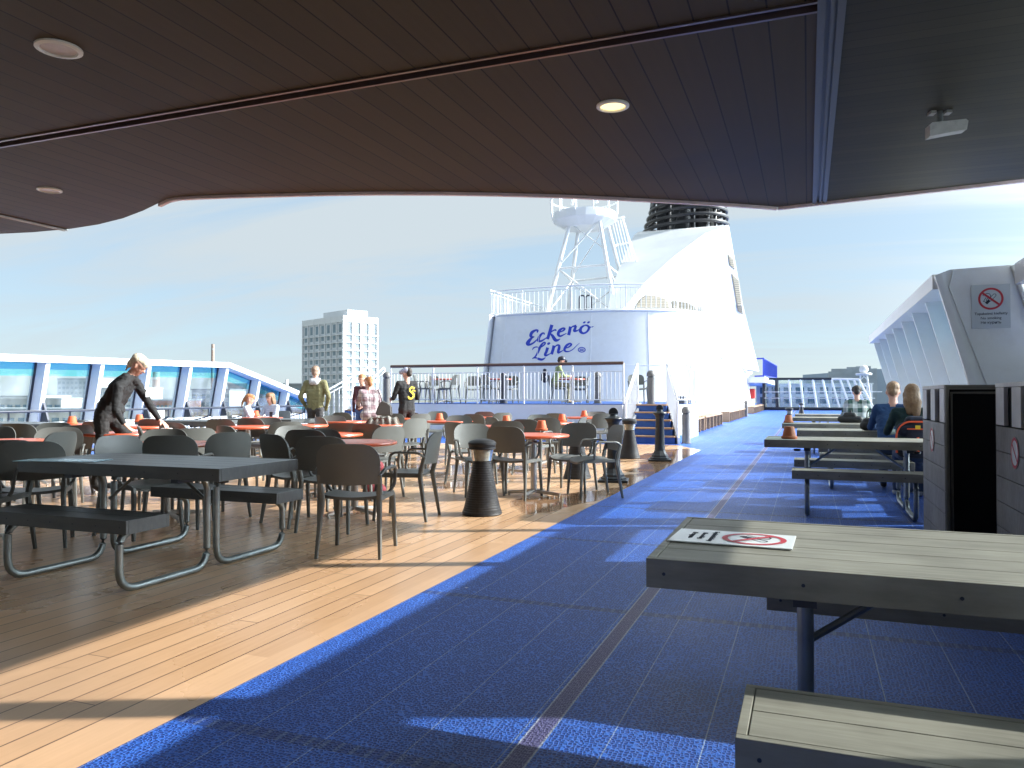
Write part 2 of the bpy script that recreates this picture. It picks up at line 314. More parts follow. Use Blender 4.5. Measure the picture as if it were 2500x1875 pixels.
def merge(bm, t, mat=0, mtx=None):
    if mtx is not None: t.transform(mtx)
    mp = {v: bm.verts.new(v.co) for v in t.verts}
    for f in t.faces:
        try: nf = bm.faces.new([mp[v] for v in f.verts]); nf.material_index = mat or f.material_index; nf.smooth = f.smooth
        except ValueError: pass
    t.free()
def frame_for(d, hint=Vector((0, 0, 1))):
    d = d.normalized()
    if abs(d.dot(hint)) > .98: hint = Vector((0, 1, 0))
    x = d.cross(hint).normalized(); y = x.cross(d).normalized(); return x, y
def tube(bm, pts, r, seg=10, cap=True, closed=False, sect=None, mat=0, hint=Vector((0, 0, 1))):
    """round tube, or rectangular bar when sect=(w,h); r may be a list"""
    pts = [Vector(p) for p in pts]; n = len(pts); rings = []
    if isinstance(r, (int, float)): r = [r] * n
    for i, p in enumerate(pts):
        if closed: d = (pts[(i + 1) % n] - pts[i - 1])
        else:
            a = pts[max(0, i - 1)]; c = pts[min(n - 1, i + 1)]; d = c - a
            if 0 < i < n - 1: d = (pts[i] - a).normalized() + (c - pts[i]).normalized()
        x, y = frame_for(d, hint); k = 1.0
        if sect:
            w, h = sect; k = r[i]; cs = [(-w/2,-h/2),(w/2,-h/2),(w/2,h/2),(-w/2,h/2)]
            ch = min(w, h) * .22; cs = [(-w/2+ch,-h/2),(w/2-ch,-h/2),(w/2,-h/2+ch),(w/2,h/2-ch),(w/2-ch,h/2),(-w/2+ch,h/2),(-w/2,h/2-ch),(-w/2,-h/2+ch)]
            rings.append([bm.verts.new(p + x * (u * k) + y * (v * k)) for u, v in cs])
        else: rings.append([bm.verts.new(p + x * (math.cos(t) * r[i]) + y * (math.sin(t) * r[i])) for t in [2 * math.pi * j / seg for j in range(seg)]])
    m = len(rings[0]); R_ = list(zip(rings, rings[1:])) + ([(rings[-1], rings[0])] if closed else [])
    for a, c in R_:
        for j in range(m):
            f = bm.faces.new((a[j], a[(j+1) % m], c[(j+1) % m], c[j])); f.material_index = mat
    if cap and not closed:
        bm.faces.new(rings[0][::-1]).material_index = mat; bm.faces.new(rings[-1]).material_index = mat
    return bm
def arc_pts(pts, rad, n=5):
    """round the corners of a polyline"""
    pts = [Vector(p) for p in pts]; out = [pts[0]]
    for a, b, c in zip(pts, pts[1:], pts[2:]):
        r = min(rad, (a-b).length*.49, (c-b).length*.49); p = b + (a-b).normalized()*r; q = b + (c-b).normalized()*r
        for i in range(n + 1):
            t = i / n; out.append((1-t)**2*p + 2*t*(1-t)*b + t*t*q)
    out.append(pts[-1]); return out
def lathe(bm, prof, seg=28, c=(0, 0, 0), mat=0, cap=True):
    rings = [[bm.verts.new((c[0] + r*math.cos(2*math.pi*j/seg), c[1] + r*math.sin(2*math.pi*j/seg), c[2] + z)) for j in range(seg)] for r, z in prof]
    for a, b in zip(rings, rings[1:]):
        for j in range(seg): f = bm.faces.new((a[j], a[(j+1)%seg], b[(j+1)%seg], b[j])); f.material_index = mat
    if cap:
        bm.faces.new(rings[0][::-1]).material_index = mat; bm.faces.new(rings[-1]).material_index = mat
    return bm
def prism(bm, poly, z0, z1, mat=0):
    a = [bm.verts.new((p[0], p[1], z0)) for p in poly]; b = [bm.verts.new((p[0], p[1], z1)) for p in poly]; n = len(poly)
    for i in range(n): bm.faces.new((a[i], a[(i+1)%n], b[(i+1)%n], b[i])).material_index = mat
    bm.faces.new(a[::-1]).material_index = mat; bm.faces.new(b).material_index = mat
    return bm
def slab(bm, quad, th, mat=0):
    """thick plate from a planar 3D outline, thickness th along its normal"""
    q = [Vector(p) for p in quad]; n = (q[1]-q[0]).cross(q[-1]-q[0]).normalized() * th
    a = [bm.verts.new(p) for p in q]; b = [bm.verts.new(p + n) for p in q]; k = len(q)
    for i in range(k): bm.faces.new((a[i], a[(i+1)%k], b[(i+1)%k], b[i])).material_index = mat
    bm.faces.new(a[::-1]).material_index = mat; bm.faces.new(b).material_index = mat
    return bm
def sphere(bm, c, r, sc=(1, 1, 1), u=14, v=9, mat=0, rot=None):
    t = bmesh.new(); bmesh.ops.create_uvsphere(t, u_segments=u, v_segments=v, radius=r)
    M = Matrix.Translation(c) @ (rot or Matrix()) @ Matrix.Diagonal((*sc, 1)); merge(bm, t, mat, M); return bm
def text_mesh(name, s, size, parent, mtx, m, ext=.0015, align='CENTER', shear=0.0):
    cu = bpy.data.curves.new(name, 'FONT'); cu.body = s; cu.size = size; cu.extrude = ext; cu.align_x = align; cu.shear = shear; cu.resolution_u = 3; cu.offset = size*.004
    to = bpy.data.objects.new(name, cu); COL.objects.link(to); dg = bpy.context.evaluated_depsgraph_get(); dg.update()
    me = bpy.data.meshes.new_from_object(to.evaluated_get(dg)); bpy.data.objects.remove(to); bpy.data.curves.remove(cu)
    me.transform(mtx); me.name = name; me.materials.clear(); return link(name, me, m, parent)
SUN_AZ, SUN_E, SKY_S, EXPO, BACK, GLOW = 24.5, 4.3, 0.12, 1.05, 0.0, 32.0
CLOUD = (2.62, 3.0, 3.25, 1)
# ================================================================= SETTING
def plane_obj(name, poly, z, m):
    bm = B(); bm.faces.new([bm.verts.new((p[0], p[1], z)) for p in poly]); o = obj(name, bm, m); o['kind'] = 'structure'; return o
# ship's deck: a slab, its blue tiles and the timber-look area
bm = B(); prism(bm, [(-18, -14), (4.5, -14), (4.5, 130), (-18, 130)], -.6, -.006); tag(obj('deck_slab', bm, cream), kind='structure')
plane_obj('blue_deck_floor', [(-17.9, -14), (4.4, -14), (4.4, 129), (-17.9, 129)], 0.0, blue)
plane_obj('timber_deck_floor', [(-2.2, -12), (-2.2, 17.3), (-3.0, 18.95), (-5.0, 18.7), (-9.5, 17.2), (-12.0, 13.8), (-13.2, 9.5), (-13.4, -12)][::1], .004, deck_wood)
land_m = mk('city_ground', (.16, .17, .15), .9, var=.3, scale=.02)
plane_obj('ground', [(-3000, -200), (-20, -200), (-20, 3000), (-3000, 3000)], -21, land_m)
wm = mk('sea_water', (.03, .07, .10), .12, var=.1, scale=.05, bump=.3, bscale=.6)
plane_obj('water', [(-6000, -3000), (6000, -3000), (6000, 9000), (-6000, 9000)], -21.6, wm)

# ---------------------------------------------------------------- canopy
ZC = 3.3
edge_px = [(-260, 585), (-100, 576), (0, 571), (80, 567), (170, 559), (240, 548), (300, 533), (350, 514), (385, 497), (407, 486), (430, 481), (480, 478), (560, 475), (680, 472), (800, 469), (930, 467.5), (1080, 468), (1220, 470.5), (1360, 474.5), (1500, 480.5), (1640, 488), (1780, 496), (1860, 501.5), (1899, 505)]
E = [onz(x, y, ZC) for x, y in edge_px]
corner = onz(2496, 437, ZC)
edge_s = [Vector((-.10, 0, 0))]
bx0, bx1 = onz(2019, 200, ZC).x - .06, onz(2019, 200, ZC).x + .06       # longitudinal channel
xr = corner.x + .02
main_poly = [(p.x, p.y) for p in E] + [(bx0 - .06, E[-1].y - .02)] if E[-1].x < bx0 else [(p.x, p.y) for p in E]
bxm = .5 * (bx0 + bx1)
nose = E[-1]; yn = nose.y
def front_y(x): t = (x - nose.x) / (corner.x - nose.x); return nose.y + (corner.y - nose.y) * t
canopy = thing('canopy_roof', 'dark brown boarded canopy ceiling overhead with a curved front edge', 'canopy', (0, 0, ZC))
def cpart(name, poly, z0, z1, m):
    bm = B(); prism(bm, poly, z0 - ZC, z1 - ZC); return obj(name, bm, m, canopy)
YCH = .5 * (onz(0, 356, ZC).y + onz(1983, 6, ZC).y)
front = [(p.x, p.y) for p in E]
cpart('boarded_panel', [(-16, YCH + .045)] + front + [(bx0, front_y(bx0)), (bx0, YCH + .045)], ZC, ZC + .22, ceil_a)
cpart('boarded_panel', [(-16, -9), (-16, YCH - .045), (bx0, YCH - .045), (bx0, -9)][::-1], ZC, ZC + .22, ceil_a)
cpart('strip_panel', [(bx1, -9), (bx1, front_y(bx1)), (xr, corner.y), (xr, -9)][::-1], ZC, ZC + .22, ceil_b)
cpart('roof_deck', [(-16.02, -9.02), (-16.02, YCH)] + [(x, y - .05) for x, y in front] + [(xr + .01, corner.y - .05), (xr + .01, -9.02)], ZC + .225, ZC + .34, cream)
# athwart channel: dark slot between two slim metal lips
cpart('channel_slot', [(-16, YCH - .042), (-16, YCH + .042), (bx0 - .002, YCH + .042), (bx0 - .002, YCH - .042)], ZC + .03, ZC + .2, darkmetal)
lipm = mk('channel_lip', (.20, .15, .13), .3, metal=.7, var=.3, scale=1.5)
for s in (-1, 1): cpart('channel_lip', [(-16, YCH + s*.053 - .011), (-16, YCH + s*.053 + .011), (bx0 - .003, YCH + s*.053 + .011), (bx0 - .003, YCH + s*.053 - .011)], ZC - .012, ZC + .03, lipm)
cpart('longitudinal_channel', [(bx0 + .001, -9), (bx0 + .001, front_y(bx0) + .01), (bx1 - .001, front_y(bx1) + .01), (bx1 - .001, -9)], ZC + .01, ZC + .2, bluemetal)
for k, (a, b_) in enumerate(((bx0 - .012, bx0 + .03), (bxm - .004, bxm + .016), (bx1 - .03, bx1 + .012))):
    cpart('channel_lip', [(a, -9), (a, front_y(a) + .012), (b_, front_y(b_) + .012), (b_, -9)], ZC - .014, ZC + .0095, bluemetal)
# slim pale fascia
bm = B(); pts = [Vector((x, y, .0)) for x, y in front[8:]] + [Vector((corner.x + .02, corner.y, 0))]
for a, b_ in zip(pts, pts[1:]):
    n = Vector((-(b_ - a).y, (b_ - a).x, 0)).normalized(); n = n if n.y > 0 else -n
    slab(bm, [a + n*.004 + Vector((0, 0, -.03)), b_ + n*.004 + Vector((0, 0, -.03)), b_ + n*.004 + Vector((0, 0, .22)), a + n*.004 + Vector((0, 0, .22))], -.04)
obj('fascia_edge', bm, pale_edge, canopy)
# thin double conduit near the left rim
a = onz(0, 523, ZC); b_ = onz(165, 560, ZC)
for s in (0, .05):
    bm = B(); d_ = (b_ - a).normalized(); nn = Vector((-d_.y, d_.x, 0)) * s
    tube(bm, [a - d_*1.5 + nn + Vector((0, 0, -ZC - .012)), b_ + nn + Vector((0, 0, -ZC - .012))], .01, 8); obj('ceiling_trim', bm, galv, canopy)

def downlight(px, py, label, lit, r=.13):
    p = onz(px, py, ZC); t = thing('ceiling_light', label, 'ceiling light', (p.x, p.y, ZC), 0, 'round recessed ceiling lights')
    bm = B(); lathe(bm, [(r, 0), (r, -.012), (r*.80, -.018), (r*.76, -.008), (r*.76, 0)], 30, cap=False); obj('trim_ring', bm, mk('lamp_ring', (.84, .84, .72), .4), t, True)
    bm = B(); lathe(bm, [(r*.77, -.008), (r*.5, -.006), (.001, -.006)] if not lit else [(r*.77, -.004), (.001, -.002)], 30, cap=False); obj('lens', bm, warm if lit else mk('frosted_lens', (.60, .57, .50), .35, var=.2, scale=30), t, True)
downlight(143.5, 117, 'large round recessed ceiling lamp at upper left, unlit', False, .13)
downlight(121, 463, 'unlit round recessed ceiling lamp near the curved canopy rim', False, .115)
downlight(1496, 257, 'lit yellow recessed ceiling lamp in the middle of the canopy', True, .118)
p = onz(2295, 272, ZC); t = thing('floodlight', 'dirty white bracketed floodlight hanging under the right canopy panel', 'floodlight', (p.x, p.y, ZC), R(14))
bm = B(); box(bm, (-.075, -.03, -.02), (-.035, .035, 0)); box(bm, (.035, -.03, -.02), (.075, .035, 0)); obj('mounting_plate', bm, mk('flood_grey', (.34, .34, .30), .5, var=.3, scale=20), t)
bm = B(); tube(bm, [(0, 0, 0), (0, 0, -.12)], .02, 12); sphere(bm, (0, 0, -.12), .026); obj('stem', bm, galv, t)
bm = B(); slab(bm, [(-.125, -.05, -.225), (.02, -.05, -.20), (.125, -.05, -.185), (.135, -.05, -.125), (.12, -.05, -.11), (-.11, -.05, -.125), (-.125, -.05, -.14)], .09); obj('lamp_body', bm, mk('flood_white', (.55, .55, .50), .5, var=.3, scale=12, grime=(.2, .2, .17), gscale=14, gamt=.6), t)
bm = B(); tube(bm, arc_pts([(.04, 0, -.10), (.12, .01, -.09), (.15, 0, -.06), (.17, .02, -.075)], .02), .005, 6); obj('cable', bm, darkmetal, t)

# deckhouse behind the viewer, which closes the canopy
bm = B(); prism(bm, [(-16, -9.0), (2.4, -9.0), (2.4, -8.8), (-16, -8.8)], .01, ZC - .002); tag(obj('deckhouse_wall', bm, mk('deckhouse_paint', (.28, .26, .24), .6)), kind='structure')
# ---------------------------------------------------------------- starboard windbreak, far part
LEAN = .27
palecy = glass('pale_blue_glass', (.62, .84, .92), .06, .10)
def screen_run(root, xt, sgn, ys, zt, zb, pmat, mull_w=.10, depth=.42, cyan=.25, droop=None, glass_off=.30, beam=.24, fins=True):
    """leaning windbreak: top at x=xt, base leans outward (sgn=+1 starboard)"""
    def X(z, z0): return xt + sgn * LEAN * (z0 - z)
    for i, y in enumerate(ys):
        zt_i = droop(y) if droop else zt
        # mullion fin: deep plate across the wall
        bm = B(); w = mull_w / 2
        q = [(X(zt_i, zt_i), y), (X(zb, zt_i), y)]
        v = []
        for (x, z) in ((X(zt_i - .02, zt_i), zt_i - .02), (X(zb, zt_i), zb)):
            v.append([(x, y - w, z), (x + sgn * depth, y - w, z), (x + sgn * depth, y + w, z), (x, y + w, z)])
        vv = [[bm.verts.new(p) for p in r_] for r_ in v]
        for j in range(4): bm.faces.new((vv[0][j], vv[0][(j+1) % 4], vv[1][(j+1) % 4], vv[1][j]))
        bm.faces.new(vv[0]); bm.faces.new(vv[1][::-1]); obj('mullion', bm, white, root)
        # black triangular foot bracket
        bm = B(); xx = lambda z: X(z, zt_i) - sgn * .02
        slab(bm, [(xx(1.05), y, 1.05), (xx(zb) - sgn*.26, y, zb), (xx(zb), y, zb)], .05); obj('bracket', bm, darkmetal, root)
        if i == len(ys) - 1: break
        y2 = ys[i + 1]; zt_j = droop(y2) if droop else zt; g = glass_off
        def P(yy, ztt, z): return Vector((X(z, ztt) + sgn * g, yy, z))
        a, b2 = y + w + .004, y2 - w - .004
        c1, c2 = zt_i - beam, zt_j - beam
        seal = B()
        if cyan:
            k = cyan * .5
            bm = B(); slab(bm, [P(a, zt_i, c1 - k), P(b2, zt_j, c2 - k), P(b2, zt_j, c2), P(a, zt_i, c1)], .01); obj('blue_tint_band', bm, cyan1 if sgn < 0 else palecy, root)
            bm = B(); slab(bm, [P(a, zt_i, c1 - 2*k), P(b2, zt_j, c2 - 2*k), P(b2, zt_j, c2 - k), P(a, zt_i, c1 - k)], .01); obj('cyan_tint_band', bm, cyan2 if sgn < 0 else palecy, root)
            c1 -= 2*k; c2 -= 2*k
        bm = B(); slab(bm, [P(a, zt_i, zb + .02), P(b2, zt_j, zb + .02), P(b2, zt_j, c2 - .004), P(a, zt_i, c1 - .004)], .01); obj('window_pane', bm, pmat, root)
        # dark gasket on the far edge of every pane
        bm = B(); tube(bm, [P(b2 - .012, zt_j, zb), P(b2 - .012, zt_j, zt_j - beam + .01)], 1, sect=(.035, .055)); obj('gasket', bm, darkmetal, root)
    # top beam follows droop, one piece
    bm = B(); rings = []
    for y in ys:
        z = droop(y) if droop else zt; x = xt - sgn * .05
        rings.append([bm.verts.new(p) for p in ((x, y, z - beam), (x, y, z), (x + sgn*(depth + .1), y, z + .01), (x + sgn*(depth + .1), y, z - beam))])
    for r0, r1 in zip(rings, rings[1:]):
        for j in range(4): bm.faces.new((r0[j], r0[(j+1)%4], r1[(j+1)%4], r1[j]))
    bm.faces.new(rings[0]); bm.faces.new(rings[-1][::-1]); obj('top_beam', bm, white, root)

XR, ZR, YP = 1.24, 2.43, 8.70
sp = 1.24
ws = thing('glass_windbreak', 'white leaning glass windbreak receding on the right, behind the seated people', 'windbreak', (0, 0, 0))
ysr = [YP + .12 + sp * i for i in range(8)]
screen_run(ws, XR, 1, ysr, ZR, .42, pane_r, cyan=.42, glass_off=.22, depth=.40, mull_w=.045, beam=.15)
bm = B()
for y0, y1 in ((ysr[0], ysr[-1]),):
    x0 = XR + LEAN * (ZR - .40); slab(bm, [(x0, y0, 0), (x0, y1, 0), (x0 - .0, y1, .41), (x0, y0, .41)], -.4)
obj('base_wall', bm, white, ws)
# transverse panel with the sign, and the thick corner strip
ws2 = thing('bulkhead_panel', 'pale grey transverse bulkhead panel carrying the no smoking sign', 'bulkhead', (0, 0, 0))
def xl(z): return XR - .03 + LEAN * (ZR - z)
bm = B(); slab(bm, [(xl(0) + .02, YP, 0), (2.62, YP, 0), (1.88, YP, 2.47), (XR + .09, YP, 2.455), (XR - .03, YP, 2.41)], -.08); obj('panel', bm, mk('bulkhead_paint', (.76, .79, .80), .42, var=.04, grime=(.48, .44, .36), gscale=1.6, gamt=.3), ws2)
bm = B(); slab(bm, [(xl(0) - .03, YP - .015, 0), (xl(0) + .03, YP - .015, 0), (XR + .01, YP - .015, 2.42), (XR - .045, YP - .015, 2.40)], -.06); obj('corner_strip', bm, white, ws2)
# weld seam running down the panel
bm = B(); tube(bm, [(XR + .12, YP - .004, 2.44), (XR + .08, YP - .004, 2.28), (XR + .5, YP - .004, 1.0), (XR+.72, YP - .004, .2)], .006, 6); obj('weld_seam', bm, cream, ws2)
bm = B(); tube(bm, [(1.87, YP - .02, 2.46), (2.58, YP - .02, .0)], .03, 8); obj('drain_pipe', bm, cream, ws2)
# near part of the windbreak (mostly outside the frame, throws the light and shade)
wn = thing('glass_windbreak', 'near white windbreak with pale glass at the right picture edge, beside the sign panel', 'windbreak', (0, 0, 0))
ysn = [8.56, 6.95, 5.6, 4.25, 2.6, 1.1, -.4, -1.9, -3.4, -5.0, -7.0, -10]
LEAN = .30
screen_run(wn, 1.90, 1, ysn[::-1], 2.46, 1.38, pane_r, cyan=.0, glass_off=.16, depth=.26, mull_w=.09, beam=.20)
bm = B(); slab(bm, [(2.46, ysn[0], 0), (2.46, ysn[-1], 0), (2.18, ysn[-1], 1.37), (2.18, ysn[0], 1.37)], .06); obj('base_wall', bm, white, wn)
for i, (y, hw_) in enumerate(((8.42, .05), (6.95, .05), (4.25, .08), (1.1, .06), (-2, .06), (-6, .06))):
    bm = B(); box(bm, (1.93, y - hw_, 2.462), (2.03, y + hw_, 3.298), .004); tag(obj('canopy_post', bm, white), 'slim white post between windbreak and canopy at the right edge' if i == 0 else 'slim white canopy post on the windbreak outside the frame', 'post', 'posts carrying the canopy')
bm = B(); slab(bm, [(1.92 + .30*(2.46 - 1.38), 4.30, 1.38), (1.92 + .30*(2.46 - 1.38), 6.90, 1.38), (1.93, 6.90, 2.25), (1.93, 4.30, 2.25)], .03); obj('solid_panel', bm, cream, wn)
# no smoking wall sign
def smoking_sign(root, W, H, m_plate, cy, r, lines, ts):
    """sign lying in its local XY plane, +Y is up, centred"""
    bm = B(); box(bm, (-W/2, -H/2, -.004), (W/2, H/2, .0), .001); obj('plate', bm, m_plate, root)
    z = .0012
    bm = B(); n = 40; outer = [bm.verts.new((r*math.cos(2*math.pi*i/n), cy + r*math.sin(2*math.pi*i/n), z)) for i in range(n)]; inn = [bm.verts.new((.82*r*math.cos(2*math.pi*i/n), cy + .82*r*math.sin(2*math.pi*i/n), z)) for i in range(n)]
    for i in range(n): bm.faces.new((outer[i], outer[(i+1)%n], inn[(i+1)%n], inn[i]))
    obj('red_ring', bm, redmark, root)
    c, s = math.cos(R(-40)), math.sin(R(-40)); w = .09 * r
    def rot(x, y, zz=z + .0012): return (c*x - s*y, cy + s*x + c*y, zz)
    bm = B(); bm.faces.new([bm.verts.new(rot(*p)) for p in ((-.85*r, -w), (.85*r, -w), (.85*r, w), (-.85*r, w))]); obj('red_bar', bm, redmark, root)
    # cigarette: outline, dark glowing end, smoke curls
    c2, s2 = math.cos(R(48)), math.sin(R(48))
    def rc(x, y, zz=z): return Vector((c2*x - s2*y, cy + s2*x + c2*y - .02*r, zz))
    bm = B(); th = .022 * r
    def stroke(pts, wd=th):
        for a, b_ in zip(pts, pts[1:]):
            d = (b_ - a).normalized(); nrm = Vector((-d.y, d.x, 0)) * wd
            bm.faces.new([bm.verts.new(p) for p in (a - nrm - d*wd*.3, b_ - nrm + d*wd*.3, b_ + nrm + d*wd*.3, a + nrm - d*wd*.3)])
    stroke([rc(-.15*r, -.12*r), rc(.48*r, -.12*r), rc(.56*r, -.05*r), rc(.56*r, .05*r), rc(.48*r, .12*r), rc(-.15*r, .12*r)])
    bm.faces.new([bm.verts.new(p) for p in (rc(-.38*r, -.12*r), rc(-.15*r, -.12*r), rc(-.15*r, .12*r), rc(-.38*r, .12*r))])
    bm.faces.new([bm.verts.new(rc(-.46*r + .1*r*math.cos(t), .13*r*math.sin(t))) for t in [2*math.pi*i/12 for i in range(12)]])
    sm = lambda pts: stroke([Vector((x*r, cy + y*r, z)) for x, y in pts], th*1.1)
    sm([(-.62, .30), (-.5, .42), (-.3, .5), (-.1, .45), (0, .3), (-.02, .15)]); sm([(-.38, .12), (-.5, -.1), (-.58, -.22), (-.42, -.28), (-.4, -.38), (-.25, -.42)]); sm([(-.22, .1), (-.36, -.12), (-.3, -.3)])
    obj('cigarette_symbol', bm, inkm, root)
    for i, (s_, zz) in enumerate(lines):
        text_mesh('lettering', s_, zz, root, Matrix.Translation((0, cy - r - ts[0] - i*ts[1], .001)), inkm, ext=.0006)
t = thing('no_smoking_sign', 'grey wall sign with red ring, crossed cigarette and three lines of text', 'sign')
smoking_sign(t, .33, .43, signg, .075, .108, [('Tupakointi kielletty', .036), ('No smoking', .036), ('Не курить', .036)], (.048, .044))
pc = onY(2419, 748, YP - .008); t.location = pc; t.rotation_euler = (R(90), 0, 0)

# ---------------------------------------------------------------- port windbreak
LEAN = .20
XL = -16.0
def droopL(y):
    base = 1.2 + (.0563 + (y / 16.0 - .78) * .0135) * 16 + .0
    return base if y <= 18.3 else base - (y - 18.3) * .262
wl = thing('glass_windbreak', 'long white windbreak along the left side with blue banded glass', 'windbreak', (0, 0, 0))
s_ = .0902 * 16; ysl = [18.27 + s_ * i for i in range(-9, 1)] + [18.27 + 1.44, 18.27 + 2.88, 18.27 + 4.3]
screen_run(wl, XL, -1, ysl, 2.1, .60, pane, cyan=.30, droop=droopL, depth=.42, mull_w=.11, glass_off=.30, beam=.15)
bm = B()
for i in range(int((ysl[-1] - ysl[0]) / .16)):
    y = ysl[0] + .16 * i; x = XL - .28; box(bm, (x - .02, y, 0), (x + .02, y + .075, .585))
obj('slatted_foot', bm, white_plain, wl)
bm = B(); box(bm, (XL - .62, ysl[0], 0), (XL - .56, ysl[-1], .58)); obj('outer_coaming', bm, cream, wl)
hr = thing('handrail', 'dark tubular handrail in front of the left windbreak', 'handrail', (0, 0, 0))
bm = B(); tube(bm, [(XL + .35, ysl[0], .86), (XL + .35, ysl[-1], .86)], .028, 8); obj('top_tube', bm, darkmetal, hr)
for y in ysl[1:-1]:
    bm = B(); tube(bm, arc_pts([(XL + .35, y + .25, .84), (XL + .35, y + .25, .62), (XL - .25, y + .25, .5)], .08), .02, 6); obj('rail_bracket', bm, darkmetal, hr)

# ---------------------------------------------------------------- raised platform, stairs, rails
ZP, YF = .97, 20.6
XP0, XP1 = -11.9, -4.7
pl = thing('raised_platform', 'white raised platform with blue deck in front of the funnel casing', 'platform', (0, 0, 0))
bm = B(); prism(bm, [(XP0, YF), (XP1, YF), (XP1, 30.5), (XP0, 30.5)], 0, ZP - .02); obj('front_wall', bm, white, pl)
bm = B(); prism(bm, [(XP1 + .002, YF + .1), (-3.55, YF + .1), (-3.1, 21.6), (-3.1, 23.8), (-3.9, 24.2), (XP1 + .002, 24.2)], 0, ZP - .022); obj('side_wall', bm, white, pl)
bm = B(); prism(bm, [(XP0 + .02, YF + .02), (XP1, YF + .02), (XP1, YF + .13), (-3.57, YF + .13), (-3.14, 21.62), (-3.14, 23.78), (-4.4, 24.2), (-4.6, 30.4), (XP0 + .02, 30.4)], ZP - .018, ZP); obj('platform_floor', bm, tealpaint, pl)
def stairs(name, label, mir):
    st = thing(name, label, 'stairs', (0, 0, 0)); sx = (lambda x: x) if not mir else (lambda x: -16.6 - x)
    nst = 5; rise = ZP / nst; run = .30; 
    for i in range(nst):
        z = rise * (i + 1); y = YF + .12 - run * (nst - 1 - i) - .3
        wl_, wr_ = -4.2 - .02*i, -3.08 - .10 * i
        bm = B(); x0, x1 = sorted((sx(wl_), sx(wr_))); box(bm, (x0, y + .03, 0.006), (x1, YF + .099, z - .035)); obj('riser', bm, tealpaint, st)
        bm = B(); box(bm, (x0 - .01, y, z - .035), (x1 + .01, y + run + .03, z), .004); obj('tread', bm, treadw, st)
    yb = YF + .12 - run * nst
    for (xa, xb) in ((-4.32, -4.25), (-3.0, -3.5)):
        bm = B(); q = [(sx(xa), yb, 0.006), (sx(xb), YF + .1, 0.006), (sx(xb), YF + .1, ZP + .04), (sx(xa), yb, .16)]; slab(bm, q, .05); obj('stringer', bm, white, st)
    return st, sx, yb
stR, sxR, ybR = stairs('deck_stairs', 'five blue steps with wooden treads up to the platform on its right', False)
stL, sxL, ybL = stairs('deck_stairs', 'steps at the left end of the platform behind the plaid shirt woman', True)
def railing(root, pts, h, posts_every, bal=.11, top_m=None, top_r=.025, mid=.12, base=0.0, tr=.02, gap_top=.0, br=.0125):
    """railing along a polyline of floor points (z = floor)"""
    pts = [Vector(p) for p in pts]; up = Vector((0, 0, 1))
    bm = B(); tube(bm, [p + up*h for p in pts], top_r, 8); obj('top_rail', bm, top_m or white_plain, root)
    bm = B(); tube(bm, [p + up*(base + mid) for p in pts], .014, 6)
    if gap_top: tube(bm, [p + up*(h - gap_top) for p in pts], .014, 6)
    Ls = [0]
    for a, c in zip(pts, pts[1:]): Ls.append(Ls[-1] + (c-a).length)
    def P(s):
        for i in range(len(pts)-1):
            if s <= Ls[i+1] + 1e-6: t = (s-Ls[i])/max(1e-6, Ls[i+1]-Ls[i]); return pts[i].lerp(pts[i+1], t)
        return pts[-1]
    n = int(Ls[-1]/bal)
    for i in range(1, n): tube(bm, [P(i*Ls[-1]/n) + up*(base+mid), P(i*Ls[-1]/n) + up*(h - gap_top - .005)], br, 5, cap=False)
    obj('baluster_panel', bm, white_plain, root)
    m = max(1, round(Ls[-1]/posts_every))
    for i in range(m + 1):
        bm = B(); q = P(i*Ls[-1]/m); tube(bm, [q, q + up*(h - .01)], .027, 8); obj('post', bm, white_plain, root)
rl = thing('platform_railing', 'white railing with varnished wooden handrail along the platform front', 'railing', (0, 0, 0))
railing(rl, [(XP0, YF + .06, ZP), (XP1 + .02, YF + .06, ZP)], 1.12, 1.45, .115, brownrail, .045, gap_top=.22)
rl2 = thing('platform_railing', 'white railing on the platform corner behind the right stairs', 'railing', (0, 0, 0))
railing(rl2, [(-3.5, YF + .35, ZP), (-3.15, 21.65, ZP), (-3.15, 23.6, ZP)], 1.12, 1.0, .115, None, .022, gap_top=.12)
# box gear under it
for (x, y) in ((-3.5, 22.1), (-3.5, 22.9)):
    bm = B(); box(bm, (x, y, ZP), (x + .25, y + .35, ZP + .22), .02); tag(obj('equipment_box', bm, greypost), 'small grey equipment box on the platform corner behind the railing', 'box', 'equipment boxes')
def stair_rail(label, sx, xb, xt, yb):
    t = thing('stair_railing', label, 'railing', (0, 0, 0))
    a = Vector((sx(xb), yb, .12)); c = Vector((sx(xt), YF + .1, ZP)); 
    bm = B(); tube(bm, arc_pts([a + Vector((0, 0, .05)), a + Vector((0, 0, 1.0)), c + Vector((0, 0, 1.12)), c], .1), .026, 8); tube(bm, [a + Vector((0, 0, .88)), c + Vector((0, 0, .97))], .016, 6)
    obj('side_frame', bm, white_plain, t)
    bm = B(); n = 11
    for i in range(1, n):
        p = a.lerp(c, i/n); tube(bm, [p + Vector((0, 0, .02)), p + Vector((0, 0, .95))], .013, 5)
    obj('baluster_panel', bm, white_plain, t)
stair_rail('left white railing of the blue steps, sloping down beside the bins', sxR, -4.30, -4.30, ybR)
stair_rail('right white railing of the blue steps, nearest the grey bollard', sxR, -3.0, -3.5, ybR)
stair_rail('white railing sloping down at the left end of the platform, outer one', sxL, -2.9, -3.9, ybL)
stair_rail('white railing sloping down at the left end of the platform, inner one', sxL, -4.25, -4.45, ybL)

